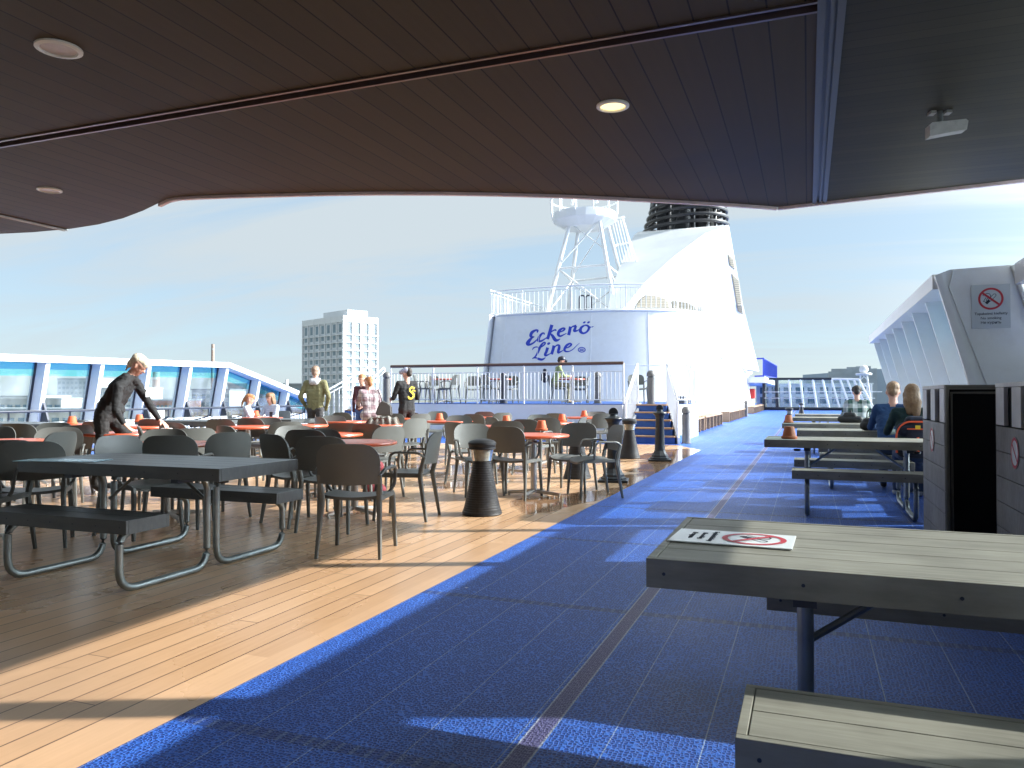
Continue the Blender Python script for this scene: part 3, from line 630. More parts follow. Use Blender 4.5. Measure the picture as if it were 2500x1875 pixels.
# ---------------------------------------------------------------- funnel casing
top_o = [(-4.55, 64), (-4.3, 52), (-4.1, 42), (-4.08, 37.5), (-4.15, 35), (-4.5, 33.3), (-5.4, 32.05), (-7, 31.25), (-8.8, 30.95), (-10.6, 31.05), (-12, 31.2), (-12.75, 31.42), (-12.96, 31.9), (-12.96, 34), (-12.6, 64)]
ZT = 4.70
base_o = []
for i, (x, y) in enumerate(top_o):
    cx, cy = -8.8, 40; dx, dy = x - cx, y - cy
    if y > 50: base_o.append((x + (.45 if x > cx else -.6), y)); continue
    n = Vector((dx/4.8, dy/9, 0)).normalized(); base_o.append((x + n.x*.5, y + n.y*.75))
cas = thing('funnel_casing', 'rounded white funnel casing with blue script lettering on its front', 'funnel casing', (0, 0, 0))
def smooth_outline(o, k=4):
    out = []; n = len(o)
    for i in range(n - 1):
        p0, p1, p2, p3 = [Vector(o[max(0, min(n-1, j))]) for j in (i-1, i, i+1, i+2)]
        for j in range(k):
            t = j/k; out.append(.5*((2*p1) + (-p0+p2)*t + (2*p0-5*p1+4*p2-p3)*t*t + (-p0+3*p1-3*p2+p3)*t**3))
    out.append(Vector(o[-1])); return out
To, Bo = smooth_outline(top_o), smooth_outline(base_o)
bm = B(); zr = [0, 1.5, 3.1, ZT]; rings = []
for z in zr:
    t = z / ZT; rings.append([bm.verts.new((*(b_.lerp(a_, t)), z)) for a_, b_ in zip(To, Bo)])
for r0, r1 in zip(rings, rings[1:]):
    for j in range(len(r0) - 1): f = bm.faces.new((r0[j], r0[j+1], r1[j+1], r1[j])); f.smooth = True
bm.faces.new((rings[0][-1], rings[0][0], rings[3][0], rings[3][-1])) ; bm.faces.new(rings[3])
bmesh.ops.recalc_face_normals(bm, faces=bm.faces[:])
me = bpy.data.meshes.new('wall'); bm.to_mesh(me); bm.free(); me.set_sharp_from_angle(angle=R(75)); wall_o = link('wall', me, white, cas)
bm = B(); 
for a_, b_ in zip(To, To[1:]):
    pass
tube(bm, [Vector((*p, ZT + .02)) for p in To], .05, 6); obj('deck_lip', bm, white, cas)
bm = B()
for i in range(6, len(To) - 6, 5):
    tube(bm, [Vector((*(Bo[i].lerp(To[i], t)), ZT*t)) for t in (.02, .3, .65, 1)], .014, 5)
tube(bm, [Vector((*(Bo[i].lerp(To[i], .52)), ZT*.52)) for i in range(2, len(To) - 2)], .012, 5)
obj('weld_seam', bm, white, cas)
# blue foot band where casing meets the platform
# projection of picture points onto the casing front
from mathutils.bvhtree import BVHTree
bmt = bmesh.new(); bmt.from_mesh(me); bvh = BVHTree.FromBMesh(bmt)
def onwall(px, py, off=.006):
    r = ray(px, py).normalized(); h = bvh.ray_cast(EYE, r)
    if h[0] is None: return None
    n = h[1] if h[1].dot(r) < 0 else -h[1]; return h[0] + n * off
Z1 = (1260, 770, 220/2212)
def wl_pt(x, y): return onwall(Z1[0] + x*Z1[2], Z1[1] + y*Z1[2])
def brush(bm, pts, sub=4):
    """calligraphic stroke; pts = (x, y, width) in zoom units, laid on the casing wall"""
    P = [Vector((a, b_, c)) for a, b_, c in pts]; S = []; n = len(P)
    for i in range(n-1):
        p0, p1, p2, p3 = P[max(0, i-1)], P[i], P[i+1], P[min(n-1, i+2)]
        for j in range(sub):
            t = j/sub; S.append(.5*((2*p1)+(-p0+p2)*t+(2*p0-5*p1+4*p2-p3)*t*t+(-p0+3*p1-3*p2+p3)*t**3))
    S.append(P[-1]); prev = None
    for i, s in enumerate(S):
        d = (S[min(len(S)-1, i+1)] - S[max(0, i-1)]); d = Vector((d.x, d.y)).normalized(); nn = Vector((-d.y, d.x)) * max(4, s.z*1.12 + 3) * .5
        a, c = wl_pt(s.x + nn.x, s.y + nn.y), wl_pt(s.x - nn.x, s.y - nn.y)
        if a is None or c is None: prev = None; continue
        cur = (bm.verts.new(a), bm.verts.new(c))
        if prev: bm.faces.new((prev[0], prev[1], cur[1], cur[0]))
        prev = cur
def dot(bm, x, y, rx, ry, rot=-.5):
    v = []
    for i in range(14):
        t = 2*math.pi*i/14; u, w = rx*math.cos(t), ry*math.sin(t); q = wl_pt(x + u*math.cos(rot) - w*math.sin(rot), y + u*math.sin(rot) + w*math.cos(rot)); v.append(bm.verts.new(q))
    bm.faces.new(v)
letters = {
 'E': [[(515,420,30),(535,370,34),(480,365,40),(390,420,62),(360,500,62),(400,535,46),(450,520,14)],[(420,530,16),(340,600,60),(285,690,84),(330,718,46),(420,680,34),(500,610,24),(540,570,12)]],
 'c': [[(690,475,14),(690,440,28),(640,445,38),(570,530,56),(550,620,60),(610,632,40),(690,590,26),(760,540,14)]],
 'k': [[(880,232,70),(850,330,66),(810,460,62),(775,585,60)],[(980,380,30),(965,355,30),(900,380,26),(840,435,20)],[(840,440,22),(900,510,60),(960,600,72),(1020,610,44),(1085,575,10)]],
 'e': [[(1060,420,14),(1150,380,30),(1195,330,40),(1150,315,34),(1070,370,56),(1035,460,62),(1080,512,40),(1160,480,26),(1240,440,12)]],
 'r': [[(1335,275,62),(1315,380,62),(1290,485,66)],[(1330,340,16),(1380,280,26),(1440,262,40),(1480,255,50)],[(1470,258,50),(1450,320,52),(1430,380,56),(1500,375,28),(1570,330,12)]],
 'o': [[(1680,245,30),(1600,300,50),(1580,390,66),(1650,440,40),(1740,400,40),(1790,310,50),(1750,250,40),(1680,242,26)],[(1770,270,24),(1830,290,26),(1905,272,8)]],
 'L': [[(400,850,10),(430,800,24),(500,775,22),(580,790,22),(660,750,26),(715,690,30),(700,660,26),(640,700,38),(580,800,52),(530,920,44),(470,1010,26),(395,1062,12)],[(400,1058,12),(480,1040,30),(560,1070,50),(630,1085,46),(690,1060,26),(722,1030,8)]],
 'i': [[(775,790,62),(745,890,56),(712,960,52),(730,985,42),(790,965,24),(850,930,10)]],
 'n': [[(930,740,62),(905,850,60),(870,955,62)],[(930,810,14),(990,740,26),(1050,735,44),(1060,790,58),(1035,880,54),(1040,915,44),(1100,890,24),(1170,850,10)]],
 'e.': [[(1210,810,14),(1290,780,26),(1355,720,40),(1320,690,34),(1240,740,50),(1190,830,50),(1220,885,34),(1310,880,20),(1400,830,16),(1480,750,12),(1560,678,5)]],
}
lm = B()
for k_, strokes in letters.items():
    for s in strokes: brush(lm, s)
dot(lm, 1675, 172, 38, 22); dot(lm, 1778, 172, 38, 22); dot(lm, 802, 692, 42, 30)
lettering = obj('blue_script_lettering', lm, bluelogo, cas)
bm = B(); n = 28
ov = [wl_pt(1612 + 96*math.cos(2*math.pi*i/n), 844 + 68*math.sin(2*math.pi*i/n)) for i in range(n)]; iv = [wl_pt(1612 + 72*math.cos(2*math.pi*i/n), 844 + 47*math.sin(2*math.pi*i/n)) for i in range(n)]
ov = [bm.verts.new(p) for p in ov]; iv = [bm.verts.new(p) for p in iv]
for i in range(n): bm.faces.new((ov[i], ov[(i+1)%n], iv[(i+1)%n], iv[i]))
brush(bm, [(1560, 832, 16), (1610, 828, 16), (1660, 832, 16)]); brush(bm, [(1560, 862, 16), (1610, 860, 16), (1660, 862, 16)])
obj('round_emblem', bm, bluelogo, cas)
# casing top railing
rt = thing('casing_railing', 'white railing curving round the top of the funnel casing', 'railing', (0, 0, 0))
seg = [p for p in To if p.y < 56]
cen = Vector((-8.8, 40))
railing(rt, [(*(p + (cen - p).normalized()*.08), ZT) for p in seg], 1.12, 2.3, .21, None, .035, mid=.12, gap_top=.14, br=.018)
# side fixtures on the starboard wall
def on_side(px, py):
    return onwall(px, py, .01)
sidedoor = thing('wall_door', 'white steel door flush in the starboard casing wall', 'door')
pd = onwall(1737, 1000, 0); sidedoor.location = (pd.x, pd.y, 0)
bm = B(); tube(bm, [(.03, -.5, .1), (.03, -.5, 2.1), (-.05, .5, 2.1), (-.05, .5, .1)], .02, 6, closed=True); obj('door_frame', bm, cream, sidedoor)
bm = B(); tube(bm, [(.06, -.42, .95), (.06, -.42, 1.15)], .02, 6); obj('handle', bm, steel, sidedoor)
for i, (px, py, s_) in enumerate(((1744, 872, .45), (1770, 862, .3), (1775, 905, .4), (1812, 900, .5), (1822, 910, .5), (1834, 905, .55), (1842, 915, .5), (1826, 893, .4), (1850, 920, .5))):
    q = onwall(px, py, .0)
    if q is None: continue
    t = thing('wall_lamp', 'white bulkhead lamp on a bracket on the sunlit casing side', 'lamp', q, 0, 'white fittings on the casing side')
    bm = B(); tube(bm, [(-.15, 0, 0), (.22, -.1, .05)], .035, 8); obj('arm', bm, white_plain, t)
    bm = B(); sphere(bm, (.26, -.12, -.02), s_*.36, (1, 1, .8)); lathe(bm, [(.05, .12), (.12, .06), (.14, 0)], 12, c=(.26, -.12, .05)); obj('lamp_head', bm, white, t, True)
for px, py, w, h, lb in ((1792, 893, .9, 1.6, 'large beige ventilation louvre on the casing side'), (1809, 908, .8, 1.0, 'small beige ventilation louvre further along the casing side')):
    q = onwall(px, py, .02)
    if q is None: continue
    t = thing('vent_grille', lb, 'vent', q, 0)
    bm = B()
    for k in range(9): box(bm, (0, -w/2*3, -h/2 + k*h/9), (.05, w/2*3, -h/2 + k*h/9 + h/16))
    obj('slats', bm, louv, t); bm = B(); tube(bm, [(.03, -w*1.5, -h/2), (.03, w*1.5, -h/2), (.03, w*1.5, h/2), (.03, -w*1.5, h/2)], .04, 6, closed=True); obj('frame', bm, white_plain, t)
q = onwall(1832, 961, .0)
t = thing('fire_hose_cabinet', 'red fire hose cabinet on the far casing wall', 'cabinet', q)
bm = B(); box(bm, (-.1, -.5, -.38), (.32, .5, .38), .03); obj('cabinet_body', bm, red, t); bm = B(); box(bm, (.322, -.42, -.3), (.335, .42, .3), .004); obj('door', bm, red, t)
bm = B(); box(bm, (-.1, -.52, -1.15), (.3, .5, -.42), .02); obj('pedestal', bm, white, t)

# ---------------------------------------------------------------- funnel
fn = thing('funnel', 'tall white sloping funnel rising behind the mast', 'funnel', (0, 0, 0))
XC = -7.95
edge = [((1516, 760), 32), ((1537, 736), 32.6), ((1573.5, 691), 33.7), ((1648, 624), 36), ((1722, 569.5), 38.5), ((1772, 550), 40)]
S = [onY(x, y, Y) for (x, y), Y in edge]
Pm = [Vector((2*XC - p.x, p.y, p.z + .02)) for p in S]
Pm = [onY(x, y, Y) for (x, y), Y in (((1483, 760), 32), ((1487, 736), 32.6), ((1495, 700), 33.7), ((1513, 650), 36), ((1533, 604), 38.5), ((1549, 573), 40))]
rear = [onY(1779, 549, 41), onY(1814, 746, 46.5), onY(1853, 904, 60)]; XC = -6.1; 
bm = B()
sv = [bm.verts.new(p) for p in S]; pv = [bm.verts.new(p) for p in Pm]; rv = [bm.verts.new(p) for p in rear]; rp = [bm.verts.new((2*XC - p.x, p.y, p.z)) for p in rear]
rb = bm.verts.new((rear[2].x, 60, 3.0)); rpb = bm.verts.new((2*XC - rear[2].x, 60, 3.0)); sb = bm.verts.new((S[0].x, 31.9, 3.6)); pb = bm.verts.new((Pm[0].x, 31.9, 3.6))
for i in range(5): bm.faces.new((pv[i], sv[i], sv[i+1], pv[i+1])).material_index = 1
bm.faces.new((sv[5], rv[0], rp[0], pv[5]))
fan = [sb] + sv + [rv[0], rv[1], rv[2], rb]
for i in range(1, len(fan) - 1): pass
mid1 = [bm.verts.new(sv[i].co.lerp(rv[1].co, .0)) for i in range(0)]
bm.faces.new((sv[0], rv[2], rb, sb)); bm.faces.new((sv[0], sv[1], rv[2])); bm.faces.new((sv[1], sv[2], rv[2])); bm.faces.new((sv[2], rv[1], rv[2])); bm.faces.new((sv[2], sv[3], rv[1])); bm.faces.new((sv[3], sv[4], rv[1])); bm.faces.new((sv[4], rv[0], rv[1])); bm.faces.new((sv[4], sv[5], rv[0]))
bm.faces.new((pv[0], pb, rpb, rp[2])); bm.faces.new((pv[1], pv[0], rp[2])); bm.faces.new((pv[2], pv[1], rp[2])); bm.faces.new((rp[1], pv[2], rp[2])); bm.faces.new((pv[3], pv[2], rp[1])); bm.faces.new((pv[4], pv[3], rp[1])); bm.faces.new((rp[0], pv[4], rp[1])); bm.faces.new((pv[5], pv[4], rp[0]))
for i in range(2): bm.faces.new((rv[i], rv[i+1], rp[i+1], rp[i]))
bm.faces.new((rv[2], rb, rpb, rp[2])); bm.faces.new((sb, pb, pv[0], sv[0]))
bmesh.ops.recalc_face_normals(bm, faces=bm.faces[:]); me = bpy.data.meshes.new('funnel_body'); bm.to_mesh(me); bm.free(); me.set_sharp_from_angle(angle=R(30))
for p in me.polygons: p.use_smooth = True
link('funnel_body', me, [white, mk('shaded_sooty_white', (.55, .59, .63), .5, var=.06, scale=2, grime=(.38, .39, .40), gscale=.35, gamt=.35)], fn)  # slope colour darkened to imitate its shade, with some soot grime
bmf = bmesh.new(); bmf.from_mesh(me); bvf = BVHTree.FromBMesh(bmf)
def onfun(px, py, off=.03):
    r = ray(px, py).normalized(); h = bvf.ray_cast(EYE, r)
    if h[0] is None: return None
    n = h[1] if h[1].dot(r) < 0 else -h[1]; return h[0] + n*off
def zz(x, y): return (1300 + x*.24864, 470 + y*.24864)
def louver(poly, label, slats=10, horizontal=True):
    """polygon in zoom units on the funnel skin, with slats across"""
    pts = [zz(*p) for p in poly]
    ys = [p[1] for p in pts]; y0, y1 = min(ys), max(ys)
    def span(y):
        xs = []
        for a, c in zip(pts, pts[1:] + pts[:1]):
            if (a[1]-y)*(c[1]-y) <= 0 and a[1] != c[1]: t = (y-a[1])/(c[1]-a[1]); xs.append(a[0] + t*(c[0]-a[0]))
        return (min(xs), max(xs)) if len(xs) > 1 else None
    rb_, sb_ = B(), B()
    def strip(bm, ya, yb, off):
        sa, sc = span(ya), span(yb)
        if not sa or not sc: return
        prev = None
        for i in range(9):
            t = i/8; p = onfun(sa[0] + t*(sa[1]-sa[0]), ya, off); q = onfun(sc[0] + t*(sc[1]-sc[0]), yb, off)
            if p is None or q is None: prev = None; continue
            cur = (bm.verts.new(p), bm.verts.new(q))
            if prev: bm.faces.new((prev[0], prev[1], cur[1], cur[0]))
            prev = cur
    h = (y1 - y0)/slats
    for k in range(slats):
        a = y0 + k*h + .01*h
        strip(rb_, a, a + h*.98, .03); strip(sb_, a + h*.30, a + h*.68, .09)
    lo = obj('louvre_recess', rb_, mk('louvre_dark', (.10, .095, .08), .7), fn); obj('louvre_slats', sb_, louv, lo)
louver([(985, 1170), (1010, 1100), (1060, 1035), (1110, 1000), (1200, 1010), (1290, 1035), (1325, 1060), (1345, 1172)], 'l', 11)
louver([(1372, 1175), (1360, 1060), (1390, 1052), (1500, 1075), (1590, 1110), (1605, 1180)], 'l', 9)
louver([(1625, 1180), (1615, 1110), (1700, 1130), (1715, 1190)], 'l', 6)
louver([(1912, 600), (1968, 660), (1984, 760), (1930, 715)], 'l', 8)
louver([(1948, 790), (2018, 860), (2064, 1200), (2012, 1165)], 'l', 22)
# pipe cage on top
cg = thing('exhaust_cage', 'black ringed pipe cage round the exhausts on top of the funnel', 'exhaust cage', (0, 0, 0))
for k in range(9):
    t = k/8; w0 = 1572 + 44*t; w1 = 1777 - 14*t; yl = 569 - 132*t; yr = 553 - 132*t
    a = onY(w0, yl, 42.6); c = onY(w1, yr, 42.6); cx = (a.x + c.x)/2; rr = (c.x - a.x)/2; zc = (a.z + c.z)/2; n = 40
    bm = B(); tube(bm, [(cx + rr*math.cos(2*math.pi*i/n), 42.6 + 2.05*math.sin(2*math.pi*i/n)*(1-.1*t), zc - .0*math.sin(2*math.pi*i/n) + .12*math.cos(2*math.pi*i/n)) for i in range(n)], .10, 8, closed=True); obj('ring_pipe', bm, blackcage, cg, True)
cx0 = -6.15
for x, y, r in [(cx0 + (a_ + 7.8)*.84, 42.6 + (b2 - 55)*.84, c2*.84) for a_, b2, c2 in ((-9.2, 55, .5), (-8.0, 54.4, .62), (-6.8, 55.2, .5), (-7.4, 56, .4), (-8.7, 56, .38), (-6.0, 54.6, .25))]:
    bm = B(); tube(bm, [(x, y, 9.4), (x, y, 13.6)], r, 16); obj('exhaust_pipe', bm, blackcage if r > .3 else steel, cg, True)
for i in range(10):
    a_ = 2*math.pi*i/10; bm = B(); tube(bm, [(cx0 + 2.15*math.cos(a_), 42.6 + 1.9*math.sin(a_), 9.6), (cx0 + 1.7*math.cos(a_), 42.6 + 1.6*math.sin(a_), 13.4)], .08, 6); obj('strut', bm, blackcage, cg)
for i in range(6):
    a_ = math.pi + .5 + i*.42; a2 = a_ + .35; bm = B(); tube(bm, [(cx0 + 2.1*math.cos(a_), 42.6 + 1.85*math.sin(a_), 9.9), (cx0 + 1.75*math.cos(a2), 42.6 + 1.7*math.sin(a2), 11.8)], .06, 6); obj('brace', bm, blackcage, cg)

# ---------------------------------------------------------------- lattice mast on the casing
ms = thing('radar_mast', 'white lattice mast with round platform on top of the casing', 'mast', (0, 0, 0))
YM = 33.6
def mz(x, y, Y=YM): return onY(*zz(x, y), Y)
topz = None
L1 = (mz(135, 1195, 33), mz(375, 270, 34)); L2 = (mz(345, 1195, 36.5), mz(455, 320, 35.4)); L3 = (mz(815, 1180, 33), mz(650, 230, 34)); L4 = (mz(960, 1170, 36.5), mz(720, 250, 35.4))
for a, c in (L1, L2, L3, L4):
    a = a.copy(); d = a - c; a = c + d*((c.z - ZT)/(c.z - a.z)) if a.z < c.z else a
    bm = B(); tube(bm, [a, c], [.105, .085], 10); obj('leg', bm, white, ms, True)
def LP(L, t): a, c = L; a2 = c + (a - c)*((c.z - ZT)/(c.z - a.z)); return a2.lerp(c, t)
for (A, ta, C, tc, r) in ((L1, .50, L3, .50, .08), (L2, .45, L4, .45, .08), (L1, .5, L2, .45, .07), (L3, .5, L4, .45, .07), (L1, .5, L3, .02, .07), (L2, .42, L4, .0, .06), (L4, .4, L2, .0, .06), (L1, .53, L3, .96, .07), (L3, .66, L1, .97, .05), (L1, .02, L2, .45, .06), (L3, .5, L4, .0, .06), (L2, .5, L4, .95, .05)):
    bm = B(); tube(bm, [LP(A, ta), LP(C, tc)], r*.6, 8); obj('brace', bm, white, ms, True)
pcn = mz(510, 175, 34.6); rad = (mz(815, 170, 34.6).x - mz(215, 170, 34.6).x)/2
bm = B(); lathe(bm, [(rad*.62, -.86), (rad*.98, -.56), (rad, -.52), (rad, -.18)], 20, c=(pcn.x, 34.6, pcn.z)); obj('platform', bm, white, ms, False)
bm = B(); n = 24
for z in (.45, .95, 1.4): tube(bm, [(pcn.x + (rad+.12)*math.cos(2*math.pi*i/n), 34.6 + (rad+.12)*math.sin(2*math.pi*i/n), pcn.z + z) for i in range(n)], .035, 6, closed=True)
for i in range(12): tube(bm, [(pcn.x + (rad+.1)*math.cos(2*math.pi*i/12), 34.6 + (rad+.1)*math.sin(2*math.pi*i/12), pcn.z - .3), (pcn.x + (rad+.12)*math.cos(2*math.pi*i/12), 34.6 + (rad+.12)*math.sin(2*math.pi*i/12), pcn.z + 1.5)], .03, 6)
obj('platform_rail', bm, white_plain, ms)
for s in (-.6, .6, ):
    bm = B(); tube(bm, [(pcn.x + s, 34.6, pcn.z + .3), (pcn.x + s*.25, 34.6, pcn.z + 3.2)], .07, 6); obj('top_strut', bm, white, ms)
# caged ladder slanting behind the right legs
for xa, xb in ((735, 860), (905, 1030)):
    bm = B(); tube(bm, [mz(xa - 25, 235, 36.2), mz(xb, 770 if xa < 800 else 715, 36.2)], .05, 6); obj('ladder_stile', bm, white_plain, ms)
bm = B()
for k in range(5): tube(bm, [mz(780 + 28*k, 270, 36.4), mz(890 + 28*k, 745 - 8*k, 36.4)], .028, 5)
for yy, x0, x1 in ((250, 720, 900), (500, 790, 965), (715, 855, 1030)):
    tube(bm, arc_pts([mz(x0, yy + 30, 36.2), mz(x0 + 60, yy + 12, 37), mz(x1, yy - 10, 36.4)], .3), .05, 6)
obj('ladder_cage', bm, white_plain, ms)
for x in (480, 545): 
    t = thing('deck_hoop', 'small dark hoop ladder end at the casing top edge', 'hoop', (0, 0, 0), 0, 'hoops on the casing top')
    bm = B(); a, c, e, f_ = mz(x - 20, 1180, 32.2), mz(x - 20, 1090, 32.2), mz(x + 35, 1090, 32.2), mz(x + 35, 1180, 32.2); a.z = f_.z = ZT; tube(bm, arc_pts([a, c + Vector((0, 0, .35)), e + Vector((0, 0, .35)), f_], .25), .035, 8); obj('hoop_tube', bm, darkmetal, t)

# ---------------------------------------------------------------- wooden benches along the casing
def slat_bench(y0, y1, label):
    t = thing('slatted_bench', label, 'bench', (-3.55, y0, 0), 0, 'wooden benches along the casing')
    bm = B()
    for k in range(5): box(bm, (-.25 + .105*k, 0, .43), (-.17 + .105*k, y1 - y0, .475), .006)
    obj('seat', bm, benchw, t)
    n = max(2, round((y1 - y0)/1.1)); 
    for k in range(n + 1):
        y = min(y1 - y0 - .08, k*(y1-y0)/n); bm = B(); box(bm, (-.27, y, 0.002), (.25, y + .07, .43), .006)
        for zc_ in (.12, .24, .36): box(bm, (.252, y + .0, zc_ - .02), (.262, y + .07, zc_ + .02))
        obj('leg', bm, benchw, t)
for i, (a, c) in enumerate(((21.7, 27.0), (27.4, 33.0), (36.0, 41.4), (41.8, 47.0), (53, 59), (60, 70))):
    slat_bench(a, c, ('nearest wooden slatted bench against the casing, by the grey bollard', 'second wooden slatted bench against the white casing', 'third wooden slatted bench along the casing, after a gap', 'fourth wooden slatted bench, before the fire hose cabinet', 'fifth wooden slatted bench beyond the fire hose cabinet', 'farthest wooden slatted bench near the green glass')[i])

# ---------------------------------------------------------------- far glass screen, blue rail, antenna, hills
gs = thing('glass_screen', 'green tinted glass screen with white posts across the far deck', 'glass screen', (0, 0, 0))
YG = 66.0
def gp(px, py): return onY(px, py, YG)
tops = [1866, 1896, 1926, 1954, 1984, 2008, 2030, 2051, 2068, 2084, 2097]; bots = [1866, 1899, 1931, 1962, 1995, 2025, 2051, 2078, 2098, 2118, 2136]
bt = [gp(x, 925 if x < 2040 else 925 + (x-2040)*.02) for x in tops]; bb = [gp(x, 999) for x in bots]
for p in bb: p.z = .05
for i in range(len(tops)):
    bm = B(); tube(bm, [bb[i], bt[i]], .09 if i > 1 else .16, 6); obj('post', bm, white_plain if i > 1 else darkmetal, gs)
    if i < len(tops) - 1:
        bm = B(); slab(bm, [bb[i], bb[i+1], bt[i+1], bt[i]], .02); obj('window_pane', bm, pane_g, gs)
bm = B(); tube(bm, [bt[0], bt[6]], .11, 6); obj('top_beam', bm, darkmetal, gs); bm = B(); tube(bm, [bt[6], bt[-1]], .10, 6); obj('top_beam', bm, white_plain, gs)
bm = B(); tube(bm, [bb[0] + Vector((0, -.1, .1)), bb[-1] + Vector((0, -.1, .1))], .14, 6); obj('base_beam', bm, darkmetal, gs)
for z in (1.0, 1.5):
    bm = B(); tube(bm, [(bb[0].x, YG - .25, z), (bb[-1].x - (1-z), YG - .25, z)], .035, 6); obj('handrail', bm, white_plain, gs)
bw = thing('deck_house', 'white deck house with window rows seen through the green glass', 'deck house', (0, 0, 0))
bm = B(); box(bm, (-5, 84, 0), (6, 92, 2.35)); obj('wall', bm, white, bw)
bm = B(); box(bm, (-5.1, 83.8, 2.36), (6.1, 92, 2.45)); obj('roof', bm, cream, bw)
for r_ in range(2):
    for k in range(9):
        bm = B(); box(bm, (-4.6 + k*1.15, 83.93, .4 + r_*1.0), (-3.8 + k*1.15, 83.99, 1.05 + r_*1.0)); obj('window', bm, mk('dark_window', (.05, .12, .18), .15, var=.2), bw)
br = thing('blue_railing', 'blue painted railing on the far upper deck beside the funnel', 'railing', (0, 0, 0))
qa, qb, qc = onY(1842, 876, 60), onY(1864, 875, 60), onX(1896, 893, onY(1864, 875, 60).x)
hh = 1.3
bm = B(); tube(bm, [qa, qb, qc], .06, 6); tube(bm, [qa - Vector((0, 0, hh)), qb - Vector((0, 0, hh)), qc - Vector((0, 0, hh))], .06, 6); obj('top_rail', bm, bluerail, br)
for k in range(16):
    bm = B(); p = qb.lerp(qc, k/15); tube(bm, [p - Vector((0, 0, hh)), p], .07, 5); obj('baluster', bm, bluerail, br)
bm = B(); prism(bm, [(qa.x - 3, 60), (qb.x + .1, 60), (qc.x + .1, qc.y), (qc.x - 6, qc.y)], 2.2, qb.z - hh - .05); tag(obj('upper_deck_house', bm, white), 'white upper deck block under the blue railing', 'deck house')
an = thing('antenna_tower', 'white lattice antenna tower with ball radome beyond the windbreak', 'antenna', at(2109, 75, 0))
bm = B()
for sx_ in (-1, 1):
    for sy in (-1, 1): tube(bm, [(sx_*.75, sy*.75, -1), (sx_*.28, sy*.28, 3.2)], .06, 6)
for k in range(5):
    z = -.5 + k*.8; w = .75 - .11*k; tube(bm, [(-w, -w, z), (w, -w, z + .7), ], .04, 5); tube(bm, [(w, -w, z), (-w, -w, z + .7)], .04, 5)
obj('lattice', bm, white_plain, an); bm = B(); lathe(bm, [(.7, 3.2), (.75, 3.3), (.7, 3.4)], 14); sphere(bm, (0, 0, 3.75), .42); obj('radome', bm, white, an, True)
bm = B()
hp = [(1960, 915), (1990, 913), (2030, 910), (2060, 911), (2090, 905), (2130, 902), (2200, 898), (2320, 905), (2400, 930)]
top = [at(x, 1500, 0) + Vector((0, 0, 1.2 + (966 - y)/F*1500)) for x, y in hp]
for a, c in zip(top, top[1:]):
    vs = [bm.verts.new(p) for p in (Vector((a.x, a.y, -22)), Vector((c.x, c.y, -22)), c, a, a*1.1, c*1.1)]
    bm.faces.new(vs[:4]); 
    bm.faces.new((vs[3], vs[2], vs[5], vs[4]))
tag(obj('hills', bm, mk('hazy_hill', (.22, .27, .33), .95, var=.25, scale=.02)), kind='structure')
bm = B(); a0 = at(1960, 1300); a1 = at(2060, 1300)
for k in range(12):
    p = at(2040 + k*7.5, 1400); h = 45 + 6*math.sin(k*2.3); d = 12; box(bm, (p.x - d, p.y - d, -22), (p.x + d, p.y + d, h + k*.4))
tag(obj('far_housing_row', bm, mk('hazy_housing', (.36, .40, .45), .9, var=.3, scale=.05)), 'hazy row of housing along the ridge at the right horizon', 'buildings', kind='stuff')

# ---------------------------------------------------------------- city on the port side
conc = mk('tower_concrete', (.62, .65, .68), .8, var=.06, scale=.3)
winm = mk('tower_window', (.10, .17, .22), .15, var=.5, scale=.35, spec=.8)
tw = thing('apartment_tower', 'pale gridded apartment tower rising beyond the ship', 'tower block')
c0 = at(838, 290); dl = (at(741, 312) - c0).normalized(); dl = (-RIGHT*.69 + FLAT*.724); dr = (RIGHT*.724 + FLAT*.69); WLn, WRn = 30.5, 14.9
tw.location = (c0.x, c0.y, 0)
M = Matrix((( dl.x, dr.x, 0), (dl.y, dr.y, 0), (0, 0, 1)))
def tp(u, v, z): q = M @ Vector((u, v, z)); return q
def tbox(bm, u0, v0, z0, u1, v1, z1):
    t = bmesh.new(); box(t, (u0, v0, z0), (u1, v1, z1)); t.transform(M.to_4x4()); 
    bmesh.ops.recalc_face_normals(t, faces=t.faces[:]); merge(bm, t)
HT = 31.5; bm = B(); tbox(bm, 0, 0, -21, WLn, WRn, HT - .5); obj('wall', bm, mk('tower_wall', (.60, .64, .68), .8, var=.08, scale=.2), tw)
nl, nr, fh = 7, 4, 3.0
bm = B()
for k in range(nl + 1): u = WLn*k/nl; tbox(bm, u - .25 + (.26 if k == 0 else 0), -.55, -21, u + .25, -.01, HT)
for k in range(nr + 1): v = WRn*k/nr; tbox(bm, -.55, v - .3 - (.2 if k == 0 else 0), -21, -.01, v + .3, HT + .02)
obj('fin', bm, conc, tw)
for r_ in range(11):
    z = HT - 6.3 - r_*fh - 1.0; 
    bm = B(); tbox(bm, -.75, -.75, z, WLn, -.012, z + .35); tbox(bm, -.752, .0, z + .001, -.012, WRn + .4, z + .352); obj('floor_band', bm, conc, tw)
bm = B(); tbox(bm, -.5, -.5, HT - 2.4, WLn, -.02, HT - .01); tbox(bm, -.502, .0, HT - 2.4, -.02, WRn, HT - .012); obj('parapet', bm, conc, tw)
bm = B(); tbox(bm, 2, 3, HT - .5, 20, 12, HT + 2.6); obj('penthouse', bm, conc, tw)
wp = None
